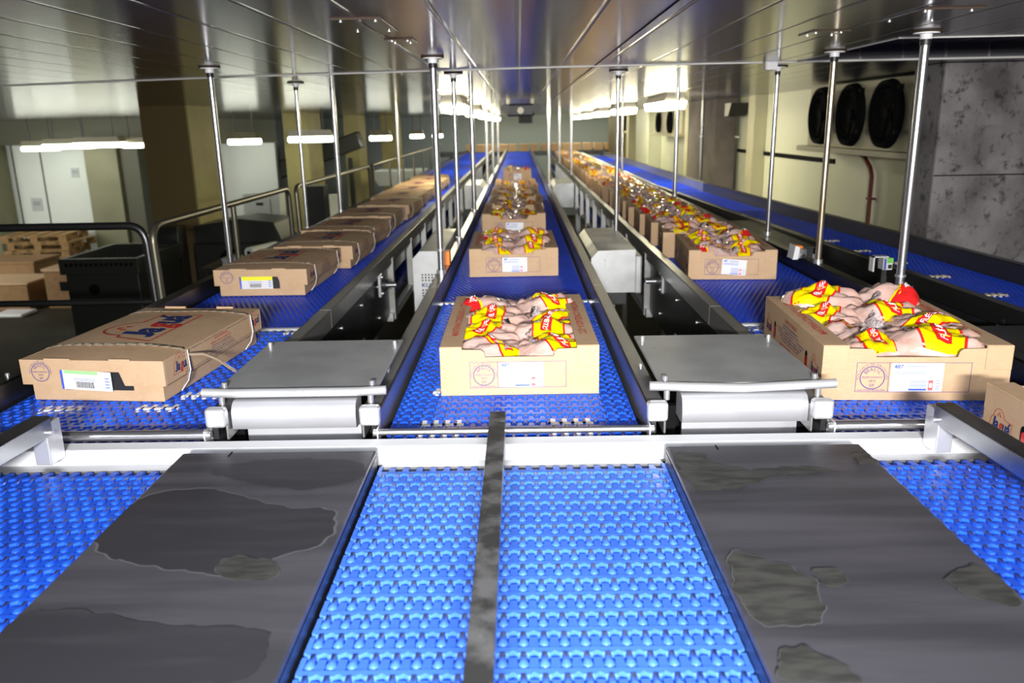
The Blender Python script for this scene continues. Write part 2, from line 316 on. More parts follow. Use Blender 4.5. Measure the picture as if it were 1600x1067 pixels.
for (x0, x1, y0, d) in ((-3.96, -3.56, 14.0, 1.0), (-3.70, -3.40, 17.6, 0.9), (-3.32, -2.95, 20, 0.9)):
    struct('column', MB().box(x0, x1, y0, y0 + d, 0, CE), M['ochre'], 0.01)
struct('column', MB().box(-8.66, -8.0, 16.4, 16.98, 0, ZC - 0.21), M['olive'], 0.01)
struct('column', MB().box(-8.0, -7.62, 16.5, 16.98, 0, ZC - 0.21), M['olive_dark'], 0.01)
struct('column', MB().box(-11.2, -10.55, 16.3, 16.98, 0, ZC - 0.21), M['olive'], 0.01)
struct('column', MB().box(2.2, 3.6, 4.40, 4.74, 0, CE), M['concrete'], 0.012)
struct('column', MB().box(2.56, 2.70, 9.15, 9.40, 0, CE), M['cream_post'], 0.006)
struct('column', MB().box(2.42, 2.70, 10.3, 11.9, 0, CE), M['concrete_dark'], 0.008)
struct('column', MB().box(2.44, 2.70, 12.1, 12.35, 0, CE), M['cream_post'], 0.006)
struct('column', MB().box(2.46, 2.70, 15.9, 17.6, 0, CE), M['cream'], 0.008)
struct('column', MB().box(2.40, 2.70, 18.3, 18.7, 0, CE), M['cream_post'], 0.006)
struct('column', MB().box(2.30, 2.70, 19.4, 21.5, 0, CE), M['ochre_dark'], 0.006)
# hatch plates screwed to the ceiling
def hatch(x0, x1, y0, y1, label):
    t = thing('hatch_plate', label, 'hatch plate', ((x0 + x1) / 2, (y0 + y1) / 2, CE))
    MB().box(x0, x1, y0, y1, CE - 0.004, CE).build('plate', M['ceiling'], t, 0.001)
    for x in (x0 + .02, x1 - .02):
        for y in (y0 + .03, y1 - .03): MB().cyl((x, y, CE - .007), (x, y, CE - .004), .005, 8).build('screw', M['zinc'], t)
    MB().box(x0, x1, y0 - .003, y0, CE - .0045, CE).build('rusty_edge', M['rust'], t)
hatch(-0.475, -0.345, 2.19, 2.48, 'large square hatch plate in the ceiling over the left-hand lane')
hatch(-0.42, -0.33, 2.70, 2.83, 'small hatch plate in the ceiling before the white flanged pole beside the square hatch')
hatch(1.04, 1.20, 2.23, 2.50, 'square hatch plate with a rusty edge in the ceiling toward the concrete column')
hatch(0.93, 1.05, 2.72, 2.86, 'small ceiling hatch plate next to the rusty-edged square one')

# ---------------------------------------------------------------- belts
def pear(mb, x, y0, y1, wd, zt, m=0):          # rounded knuckle, narrow neck at y1, bulb at y0
    hw = wd / 2; L_ = y1 - y0; c = y0 + hw
    out = [(x - hw * .66, y1), (x - hw * .62, y0 + L_ * .62), (x - hw, c + hw * .35), (x - hw * .92, c - hw * .35), (x - hw * .5, y0 + hw * .12), (x, y0),
           (x + hw * .5, y0 + hw * .12), (x + hw * .92, c - hw * .35), (x + hw, c + hw * .35), (x + hw * .62, y0 + L_ * .62), (x + hw * .66, y1)]
    n = len(out); lo = [(a, b, zt - .013) for a, b in out]; mid = [(a, b, zt - .0035) for a, b in out]
    top = [(x + (a - x) * .62, c + (b - c) * .72 if b < y1 - 1e-6 else b, zt) for a, b in out]
    vs = lo + mid + top; fs = []
    for k in (0, n):
        fs += [(k + i, k + (i + 1) % n, k + n + (i + 1) % n, k + n + i) for i in range(n)]
    fs.append(tuple(range(2 * n, 3 * n))); mb.add(vs, fs, m, True)
PX, PY = 0.027, 0.044
def belt_row(mb, x0, x1, y, z):
    n = int((x1 - x0) / PX); s = (x1 - x0) / n
    # front edge of the bar scalloped between knuckles, like the moulded belt
    poly = []
    for k in range(n):
        xa = x0 + k * s
        poly += [(xa, y - .003), (xa + s * .24, y - .0085), (xa + s * .76, y - .0085), ]
    poly += [(x1, y - .002), (x1, y + .008), (x0, y + .008)]
    q = len(poly); lo = [(a, b, z - .014) for a, b in poly]; mi = [(a, b, z - .0025) for a, b in poly]
    hi = [(a, b + (.003 if b < y + .005 else -.001), z) for a, b in poly]
    mb.add(lo + mi + hi, [(k + i, k + (i + 1) % q, k + q + (i + 1) % q, k + q + i) for k in (0, q) for i in range(q)])
    for k in range(n):      # top strip quads
        a = 2 * q + 3 * k; b_ = [hi[3 * k], hi[3 * k + 1], hi[3 * k + 2], hi[3 * k + 3]]
        mb.add([b_[0], b_[1], b_[2], b_[3], (b_[3][0], y + .007, z), (b_[0][0], y + .007, z)], [(0, 1, 2, 3, 4, 5)])
    for k in range(n):
        pear(mb, x0 + (k + .5) * s, y - .0345, y - .005, s * .54, z + .0012)
    for k in range(n + 1):
        xc = x0 + k * s; hw = s * .255; xa = max(x0, xc - hw); xb = min(x1, xc + hw); ed = k in (0, n)
        yt = y + (.034 if not ed else .036); wa = .0016 if not ed else 0
        lo = [(xa, y + .004, z - .013), (xb, y + .004, z - .013), (xb - wa, yt, z - .013), (xa + wa, yt, z - .013)]
        hi = [(xa, y + .004, z - .0004), (xb, y + .004, z - .0004), (xb - wa, yt - .002, z - (.0022 if not ed else .0004)), (xa + wa, yt - .002, z - (.0022 if not ed else .0004))]
        mb.add(lo + hi, [(4, 5, 6, 7), (0, 1, 5, 4), (1, 2, 6, 5), (2, 3, 7, 6), (3, 0, 4, 7)])
def coarse_belt(parent, x0, x1, y0, y1, z, m):
    rows = max(1, int(round((y1 - y0 - .03) / PY)))
    mb = MB(); belt_row(mb, x0, x1, y0 + .034, z); o = mb.build('belt', m, parent)
    a = o.modifiers.new('rows', 'ARRAY'); a.use_relative_offset = False; a.use_constant_offset = True
    a.constant_offset_displace = (0, PY, 0); a.count = rows
    MB().box(x0 + .002, x1 - .002, y0, y1, z - .06, z - .013).build('belt_underside', M['belt_dark'], parent)  # dark blue slab paints the shade in the gaps between links
    return o
def fine_belt(parent, x0, x1, y0, y1, z, yfine):
    mb = MB().box(x0, x1, y0, y1, z - .05, z - .004); px, py = .0205, .0254; n = int((x1 - x0) / px); s = (x1 - x0) / n
    r = 0; y = y0 + .01
    while y < yfine:
        for k in range(n):
            x = x0 + (k + .5 + (.5 if r % 2 else 0)) * s
            if x > x1 - s * .4: continue
            a = s * .40; b_ = py * .36
            mb.add([(x - a, y - b_, z - .004), (x + a, y - b_, z - .004), (x + a, y + b_, z - .004), (x - a, y + b_, z - .004), (x, y - b_ * .35, z), (x, y + b_ * .5, z)],
                   [(0, 1, 4), (1, 2, 5, 4), (2, 3, 5), (3, 0, 4, 5)], 0, True)
        y += py; r += 1
    while y < y1 - .1:            # farther on the rows read as ribs only
        mb.box(x0 + .01, x1 - .01, y, y + .02, z - .004, z - .0005); y += .06
    return mb.build('belt', M['belt_fine'], parent)
def markers(parent, x, y, z, m='marker', n=4, hidden_rod=True):
    mb = MB()
    for k in range(n):
        pear(mb, x + k * PX, y - .033, y - .006, .0145, z + .0008)
        mb.box(x + k * PX - .006, x + k * PX + .006, y - .008, y + .026, z - .006, z + .0008)
    mb.box(x - .012, x + (n - 1) * PX + .012, y - .010, y + .003, z - .006, z + .0012)
    return mb.build('marker_link', M[m], parent, .001, 1)
lanes = {'c': (-0.307, 0.262), 'l': (-1.30, -0.715), 'r': (0.690, 1.262)}
words_l = {'c': 'middle', 'l': 'left-hand', 'r': 'right-hand'}
def rail(mb, xi, xo, y0, y1, h0=.045, h1=.062):      # folded edge rail: inner guard sheet, flat top, outer lip
    s = 1 if xo > xi else -1
    for (a, b_, z0, z1) in ((xi, xi + s * .006, B - .10, B + h1), (xi, xo, B + h1 - .006, B + h1), (xo - s * .005, xo, B + h0 - .05, B + h1)):
        mb.box(min(a, b_), max(a, b_), y0, y1, z0, z1)
def bolt(parent, p, ax, r=.006, h=.006, name='bolt'):
    p = Vector(p); d = Vector(ax)
    return MB().cyl(p, p + d * h, r, 8).build(name, M['zinc'], parent)
# near conveyors, between the dark slide plates
for k, (x0, x1) in {'l': (-1.36, -0.705), 'c': (-0.297, 0.287), 'r': (0.675, 1.42)}.items():
    t = thing('near_conveyor', {'c': 'brightly lit blue plastic belt between the two dark steel plates, under the scuffed divider bar', 'l': 'blue belt section beyond the stained dark plate on the side of the railing',
              'r': 'blue belt section carrying the carton cut by the picture edge'}[k], 'conveyor', ((x0 + x1) / 2, 1.0, B - .06), 'near belt sections')
    coarse_belt(t, x0, x1, 0.50, 1.545, B - .006, M['belt_lit'] if k == 'c' else M['belt'])
    MB().box(x0, x1, 0.5, 1.55, B - .20, B - .068).build('frame', M['dark_panel'], t)
    for x in (x0 + .06, x1 - .06): MB().box(x - .03, x + .03, .9, .96, 0, B - .2).build('leg', M['steel_grey'], t)
    # folded sheet closing the end of the near belt
    MB().prism([(1.546, B - .012), (1.60, B - .022), (1.60, B - .034), (1.546, B - .022)], 'x', x0, x1).build('end_sheet', M['chute'], t)
# transfer sections and main conveyors
ends = {'c': (3.12, 21.5), 'l': (2.74, 21.5), 'r': (2.70, 19.0)}
for k, (x0, x1) in lanes.items():
    ym, ye = ends[k]
    t = thing('transfer_conveyor', f'short blue belt section under the nearest carton of the {words_l[k]} lane', 'conveyor', ((x0 + x1) / 2, 2.2, B - .06), 'transfer belt sections')
    coarse_belt(t, x0, x1, 1.66, ym - .03, B, M['belt'])
    g = .012
    for s, xi, xo in ((-1, x0 - g, x0 - g - .042), (1, x1 + g, x1 + g + .042)):
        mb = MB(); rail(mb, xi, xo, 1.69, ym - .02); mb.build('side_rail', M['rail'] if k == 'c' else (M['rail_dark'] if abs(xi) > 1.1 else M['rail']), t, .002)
        pz = MB().box(min(xi + s * .008, xi + s * .02), max(xi + s * .008, xi + s * .02), 1.69, ym - .02, B - .30, B + .05)
        pz.build('side_panel', M['dark_panel'], t)
        mb = MB()       # rounded end cap of the rail
        xa, xb = min(xi, xo) - .002, max(xi, xo) + .002
        mb.box(xa, xb, 1.672, 1.70, B + .030, B + .075); mb.build('rail_cap', M['steel_bright'], t, .008, 3)
        bolt(t, (xo - s * .012, 2.0, B + .062), (0, 0, 1))
        MB().box(min(xi, xi + s * .003), max(xi, xi + s * .003), 1.655, 1.69, B - .12, B + .03).build('end_plate', M['steel_bright'], t)
        bolt(t, (xi, 1.668, B + .018), (s, 0, 0), .008, .012)
    zr = B + .020; rr = .0075 if k == 'c' else .012
    MB().cyl((x0 - g, 1.664, zr), (x1 + g, 1.664, zr), rr, 16).build('cross_rod', M['pole'], t)
    MB().cyl((x0 - g, ym - .015, B - .008), (x1 + g, ym - .015, B - .008), .009, 10).build('transfer_rod', M['steel_bright'], t)
    for x in (x0 + .05, x1 - .05): MB().box(x - .03, x + .03, 2.3, 2.36, 0, B - .06).build('leg', M['steel_grey'], t)
    for x in (x0, x1): MB().box(x - .02, x + .02, 2.2, 2.24, B - .4, B - .06).build('hanger', M['dark_panel'], t)
    if k == 'c':
        for x, y in ((-.232, 1.760), (.068, 1.760), (-.232, 1.716), (.068, 1.716), (-.322, 2.0)): markers(t, x if x > -.3 else -.222, y, B)
    if k == 'l':
        for x, y in ((-1.20, 1.905), (-.955, 1.905), (-.88, 2.00), (-.80, 2.175), (-.80, 2.44), (-.80, 2.65)): markers(t, x, y, B, n=4 if x < -.85 else 3)
    if k == 'r':
        for x, y in ((.705, 2.60), (1.05, 2.60)): markers(t, x, y, B)
    # the long main conveyor behind
    t = thing('main_conveyor', {'c': 'long middle conveyor with blue belt and grey edge rails running to the back wall', 'l': 'long conveyor carrying the row of closed cartons beside the railing',
              'r': 'long conveyor carrying the packed row of open cartons'}[k], 'conveyor', ((x0 + x1) / 2, 10, B - .06), 'long conveyors')
    fine_belt(t, x0, x1, ym, ye, B, 7.5)
    for s, xi, xo in ((-1, x0 - g, x0 - g - .042), (1, x1 + g, x1 + g + .042)):
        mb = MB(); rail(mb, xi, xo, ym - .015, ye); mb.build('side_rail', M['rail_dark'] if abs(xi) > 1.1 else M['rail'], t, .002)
        MB().box(min(xi + s * .010, xi + s * .022), max(xi + s * .010, xi + s * .022), ym - .015, 4.05 if abs(xi) < 1.1 and k != 'c' else ye, B - .27, B + .05).build('side_panel', M['dark_panel'], t)
        if abs(xi) < 1.1 and k != 'c':       # beyond the solid panel, the open ladder of posts with the returning belt behind
            MB().box(min(xi + s * .008, xi + s * .04), max(xi + s * .008, xi + s * .04), 4.05, ye, B - .30, B - .26).build('lower_rail', M['steel_grey'], t)
            y = 4.1
            while y < 15:
                MB().box(min(xi + s * .012, xi + s * .046), max(xi + s * .012, xi + s * .046), y, y + .05, B - .30, B + .02).build('post', M['rail'], t); y += .75
        for y in (2.95, 3.35, 3.75):
            if y > ym: bolt(t, (xi + s * .022, y, B - .06), (s, 0, 0)); bolt(t, (xi + s * .022, y, B - .21), (s, 0, 0))
    MB().box(x0, x1, ym + .1, ye, B - .25, B - .20).build('return_belt', M['belt_dark'], t)
    for y in (3.7, 6.7, 9.7, 12.7, 15.7, 18.5):
        for x in (x0, x1): MB().box(x - .025, x + .025, y, y + .05, 0, B - .2).build('leg', M['steel_grey'], t)
# empty far conveyor: an angled near run, then a straight run
def far_conveyor(p0, p1, wd, label, bumps, ms):
    a = Vector((*p0, 0)); d = Vector((p1[0] - p0[0], p1[1] - p0[1], 0)); L_ = d.length
    t = thing('side_conveyor', label, 'conveyor', (0, 0, 0)); hw = wd / 2
    fine_belt(t, -hw + .03, hw - .03, 0, L_, B, bumps)
    for s in (-1, 1):
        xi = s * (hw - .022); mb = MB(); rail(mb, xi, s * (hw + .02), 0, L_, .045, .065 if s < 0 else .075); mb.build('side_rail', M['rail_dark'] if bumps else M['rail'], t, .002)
        MB().box(min(s * (hw - .01), s * (hw + .005)), max(s * (hw - .01), s * (hw + .005)), 0, L_, B - .2, B + .05).build('side_panel', M['dark_panel'], t)
    y = .5
    while y < L_:
        for s in (-1, 1): MB().box(s * hw - .02, s * hw + .02, y, y + .045, B - .42 if s < 0 else 0, B + .02).build('post', M['steel_grey'], t)
        y += .8
    for yy in ms: markers(t, -.05, yy, B, 'marker_cream')
    t.location = (p0[0], p0[1], 0); t.rotation_euler = (0, 0, -math.atan2(d.x, d.y)); return t
far_conveyor((1.875, 2.10), (1.60, 8.2), .50, 'empty dark-railed conveyor with cream belt links beside the concrete column', 4.2, (.98, 1.38, 1.74, 2.12, 2.5))
far_conveyor((1.60, 8.22), (1.60, 18.0), .50, 'empty blue conveyor run farther along the cream wall', 0, ())

# ---------------------------------------------------------------- the cross bar, slide plates, divider, guides, cover plates
t = thing('cross_bar', 'white plastic guide bar lying across all lanes behind the dark plates', 'guide bar', (-.02, 1.62, B - .07))
MB().box(-1.24, 1.16, 1.603, 1.650, B - .034, B + .011).build('bar', M['bar_white'], t, .004)
for x in (-1.1, -.5, .47, 1.05): MB().box(x - .02, x + .02, 1.61, 1.645, B - .20, B - .034).build('support', M['steel_grey'], t)
for x0, x1, lb in ((-.700, -.302, 'stained dark steel slide plate between the railing-side and middle near belts'), (.288, .680, 'stained dark steel slide plate between the middle near belt and the cut-off carton')):
    t = thing('slide_plate', lb, 'steel plate', ((x0 + x1) / 2, 1.0, B), 'dark slide plates')
    mb = MB().box(x0, x1, .45, 1.538, B + .018, B + .030); mb.build('plate', M['slide'], t, .004)
    for xa, xb in ((x0, x0 + .006), (x1 - .006, x1)): MB().box(xa, xb, .45, 1.534, B - .05, B + .018).build('folded_edge', M['rail_dark'], t)
    MB().box(x0 + .10, x0 + .103, 1.515, 1.539, B + .0295, B + .0305).build('joint', M['black'], t)
    for y in (.7, 1.3): MB().box(x0 + .02, x1 - .02, y, y + .05, B - .2, B + .018).build('bracket', M['dark_panel'], t)
STAINS = (((-.711, 1.206), (-.684, 1.336), (-.576, 1.36), (-.438, 1.291), (-.331, 1.264), (-.326, 1.154), (-.387, 1.116), (-.437, 1.062), (-.555, 1.092), (-.648, 1.122)),
 ((-.608, 1.446), (-.514, 1.495), (-.341, 1.484), (-.308, 1.407), (-.398, 1.354), (-.501, 1.385)), ((-.695, .934), (-.652, .984), (-.5, .944), (-.348, .927), (-.334, .855), (-.378, .824), (-.635, .828)),
 ((-.465, 1.099), (-.442, 1.117), (-.381, 1.097), (-.373, 1.052), (-.444, 1.054)), ((.298, 1.487), (.351, 1.498), (.36, 1.453), (.435, 1.412), (.523, 1.424), (.585, 1.398), (.462, 1.382), (.378, 1.331), (.315, 1.333), (.291, 1.417)),
 ((.308, 1.1), (.335, 1.108), (.387, 1.061), (.41, 1.018), (.388, .935), (.342, .922), (.3, .934), (.292, .989)), ((.417, 1.052), (.448, 1.06), (.456, 1.022), (.421, 1.013)),
 ((.6, 1.031), (.654, 1.064), (.668, 1.038), (.666, .973), (.636, .966), (.601, .998)), ((.318, .869), (.347, .875), (.38, .838), (.382, .812), (.3, .814)), ((.642, 1.481), (.672, 1.474), (.670, 1.434), (.638, 1.426)))
plates = [o for o in C.objects if o.name.startswith('slide_plate')]
for k, pts in enumerate(STAINS):
    n = len(pts); fine = []
    for i in range(n):          # Catmull-Rom outline with a ragged edge
        p0, p1, p2, p3 = (Vector(pts[(i + d) % n]) for d in (-1, 0, 1, 2))
        for j in range(14):
            u = j / 14; q = .5 * (2 * p1 + (p2 - p0) * u + (2 * p0 - 5 * p1 + 4 * p2 - p3) * u * u + (3 * p1 - p0 - 3 * p2 + p3) * u ** 3)
            q += Vector((noise.noise((q.x * 40, q.y * 40, k)), noise.noise((q.x * 40, q.y * 40, k + 9)))) * .010 + Vector((noise.noise((q.x * 120, q.y * 120, k + 4)), noise.noise((q.x * 120, q.y * 120, k + 7)))) * .004; fine.append(q)
    par = plates[0] if k < 4 else plates[1]; lim = (-.698, -.304) if k < 4 else (.290, .678); c = sum(fine, Vector((0, 0))) / len(fine)
    for nm, g, zz, mm in (('stain_rim', 1.05, .0302, 'stain_rim'), ('stain', 1.0, .0304, 'stain')):
        if nm == 'stain_rim' and k in (1, 2, 4): continue
        if k in (0, 1, 2) and nm == 'stain': mm = 'stain_dark'
        if nm == 'stain_rim': g = 1.025
        vs = [(min(lim[1], max(lim[0], c.x + (q.x - c.x) * g)), c.y + (q.y - c.y) * g, B + zz + .0004 * k) for q in fine]
        MB().add(vs[::-1], [tuple(range(len(vs)))]).build(nm, M[mm], par)
t = thing('divider_bar', 'scuffed flat steel divider bar standing along the brightly lit middle belt', 'divider bar', (-.053, 1.2, B))
MB().box(-.0695, -.0365, .45, 1.575, B + .086, B + .097).build('bar', M['divider'], t, .002)
MB().box(-.0675, -.0385, 1.545, 1.57, B + .0, B + .088).build('end_foot', M['steel_grey'], t, .002)
MB().box(-.0675, -.0385, .5, .53, B + .0, B + .088).build('foot', M['steel_grey'], t, .002)
def guide(xs, lb):
    s = 1 if xs > 0 else -1
    t = thing('side_guide', lb, 'guide rail', (xs, 1.3, B), 'folded side guides')
    Mx = Matrix.Translation((xs, 1.58, B)) @ Matrix.Rotation(math.radians(3.0 * s), 4, 'Z')
    mb = MB(); mb.box(min(0, s * .040), max(0, s * .040), -1.1, 0, .094, .10, 0, Mx); mb.box(min(0, -s * .005), max(0, -s * .005), -1.1, -.01, .062, .10, 0, Mx)
    mb.build('folded_channel', M['steel'], t, .002)
    MB().box(min(-s * .004, s * .03), max(-s * .004, s * .03), -.03, .02, .0, .09, 0, Mx).build('post', M['steel_bright'], t, .002)
    MB().cyl((-.012 * s, -.02, .07), (.0, -.02, .07), .006, 8, 0, None, True, Mx).build('bolt', M['zinc'], t)
    MB().box(-.015, .015, -1.0, -.97, .0, .05, 0, Mx).build('post', M['steel_grey'], t)
guide(.845, 'folded steel side guide in front of the cut-off carton'); guide(-.985, 'folded steel side guide at the corner below the railing-side carton')
def cover(x0, x1, lb, bend_=.004):
    t = thing('transfer_cover', lb, 'cover plate', ((x0 + x1) / 2, 1.9, B), 'cover plates between the lanes')
    z = B + .088
    MB().box(x0 + .01, x1 - .01, 1.745, 2.175, z, z + .008).build('top_plate', M['steel_grey'], t, .002)
    MB().tube([(x0 - .015, 1.735, z + .006), (x0 + .05, 1.733, z + .004), ((x0 + x1) / 2, 1.733, z + bend_), (x1 - .05, 1.733, z + .004), (x1 + .012, 1.735, z + .006)], .0105, 12).build('edge_tube', M['steel_bright'], t)
    for x in (x0 + .025, x1 - .025):
        for y in (1.765, 2.12): MB().cyl((x, y, z + .008), (x, y, z + .020), .0065, 10).build('cap_nut', M['zinc'], t, .002)
        MB().cyl((x, 1.74, B + .06), (x, 1.74, z), .007, 10).build('stand_off', M['zinc'], t)
    # rounded trough under the plate
    a, b_ = x0 + .055, x1 - .055
    pr = [(1.78, B + .076)] + [(1.735 + .028 * math.cos(q), B + .048 + .028 * math.sin(q)) for q in [math.radians(90 + 15 * i) for i in range(7)]] + [(1.708, B + .015), (1.72, B + .012), (1.78, B + .012)]
    MB().prism(pr, 'x', a, b_, 0, None, True).build('trough', M['steel_white'], t)
    MB().box(a + .012, b_ - .002, 1.768, 1.776, B - .12, B + .020).build('front_panel', M['steel_white'], t)
    MB().box(x0 + .02, a, 1.78, 1.80, B - .15, B + .03).build('recess_shade', M['black'], t); MB().box(b_, x1 - .02, 1.78, 1.80, B - .15, B + .03).build('recess_shade', M['black'], t)  # black blocks stand in for the shade in the gaps beside the trough
    MB().box(x0 + .062, x1 - .062, 1.83, 2.12, B - .14, B + .06).build('inner_housing', M['black'], t)
    return t
cover(-.712, -.322, 'grey cover plate between the railing-side lane and the middle lane'); cover(.300, .690, 'scratched grey cover plate between the middle lane and the lane of open cartons', -.001)

# ---------------------------------------------------------------- cartons
def stamp(F, mb, cx, cy, r, mi=0):
    n = 40
    for i in range(n):
        a0 = 2 * PI * i / n; a1 = 2 * PI * (i + 1) / n
        F.poly(mb, [(cx + q * math.cos(a), cy + q * math.sin(a)) for q, a in ((r * .95, a0), (r * 1.03, a0), (r * 1.03, a1), (r * .95, a1))], mi)
    F.arctext(mb, 'BRASIL', cx, cy, r * .60, 150, 30, r * .28, mi)
    F.text(mb, 'INSPECIONADO', cx, cy - r * .04, w_=r * 1.66, h=r * .17, m=mi); F.text(mb, '2810', cx, cy - r * .38, h=r * .20, m=mi); F.text(mb, 'SIF', cx, cy - r * .80, h=r * .27, m=mi)
    F.arctext(mb, 'MINISTERIO DA AGRICULTURA', cx, cy, r * 1.10, 188, -8, r * .17, mi)
def logo(F, mb, cx, cy, w_, nav=0, red=1, och=2, outline=True, slant=.16):
    h = w_ * .34; x = cx - w_ * .42
    for ch, ww, m_, hh, dy in (('J', .16, nav, 1.02, 0), ('a', .17, nav, .72, 0), ('g', .17, red, .98, -.26), ('u', .17, nav, .70, 0), ('á', .17, nav, 1.02, 0)):
        F.text(mb, ch, x, cy - h * .42 + dy * h, w_=w_ * ww * .98, h=h * hh, m=m_, bold=.035, align='l', slant=slant); x += w_ * (ww + .005)
    if outline:
        t = w_ * .016
        p = [(cx - w_ * .54, cy - h * .62), (cx + w_ * .47, cy - h * .62), (cx + w_ * .52, cy + h * .62), (cx + w_ * .20, cy + h * .70)]
        p += [(cx - w_ * .10 + w_ * .25 * math.cos(math.radians(a)), cy + h * .55 + w_ * .27 * math.sin(math.radians(a))) for a in range(10, 181, 17)] + [(cx - w_ * .42, cy + h * .5), (cx - w_ * .54, cy - h * .62)]
        F.line(mb, p, t, red)
        for dx, dy, k in ((-.16, .66, 1), (-.10, .72, 1.2), (-.04, .66, 1)):       # small comb strokes over the arch
            F.poly(mb, [(cx + w_ * (dx - .025 * k), cy + h * .1 + w_ * (dy - .42)), (cx + w_ * (dx + .035 * k), cy + h * .1 + w_ * (dy - .46)), (cx + w_ * (dx + .02 * k), cy + h * .1 + w_ * (dy - .38))], red)
        F.poly(mb, [(cx - w_ * .22, cy + h * .78), (cx - w_ * .17, cy + h * .70), (cx - w_ * .16, cy + h * .80)], och)
def sticker(F, par, x0, y0, sx, sy, num='487'):      # paper label with printing; the square codes are left off
    mb = MB(); F.rect(mb, x0, x0 + sx, y0, y0 + sy, 0, 1.2)
    F.text(mb, num, x0 + sx * .04, y0 + sy * .81, h=sy * .15, m=1, bold=.03, align='l', slant=.2, lift=1.8)
    for k in range(2): F.rect(mb, x0 + sx * .28, x0 + sx * .66, y0 + sy * (.88 - .06 * k), y0 + sy * (.91 - .06 * k), 3, 1.8)
    for k in range(3): F.rect(mb, x0 + sx * .04, x0 + sx * .66, y0 + sy * (.73 - .05 * k), y0 + sy * (.755 - .05 * k), 3, 1.8)
    for k in range(6): F.rect(mb, x0 + sx * .38, x0 + sx * .70, y0 + sy * (.14 + .055 * k), y0 + sy * (.165 + .055 * k), 3, 1.8)
    F.rect(mb, x0 + sx * .36, x0 + sx * .70, y0 + sy * .04, y0 + sy * .10, 1, 1.8)
    F.rect(mb, x0 + sx * .73, x0 + sx * .82, y0 + sy * .04, y0 + sy * .40, 4, 1.8); F.rect(mb, x0 + sx * .745, x0 + sx * .805, y0 + sy * .14, y0 + sy * .30, 0, 2.2)
    for k in range(4): F.rect(mb, x0 + sx * .87, x0 + sx * .95, y0 + sy * (.08 + .09 * k), y0 + sy * (.11 + .09 * k), 3, 1.8)
    return mb.build('label_sticker', [M['paper'], M['paper_blue'], M['paper_green'], M['paper_grey'], M['paper_red']], par)
INK = None
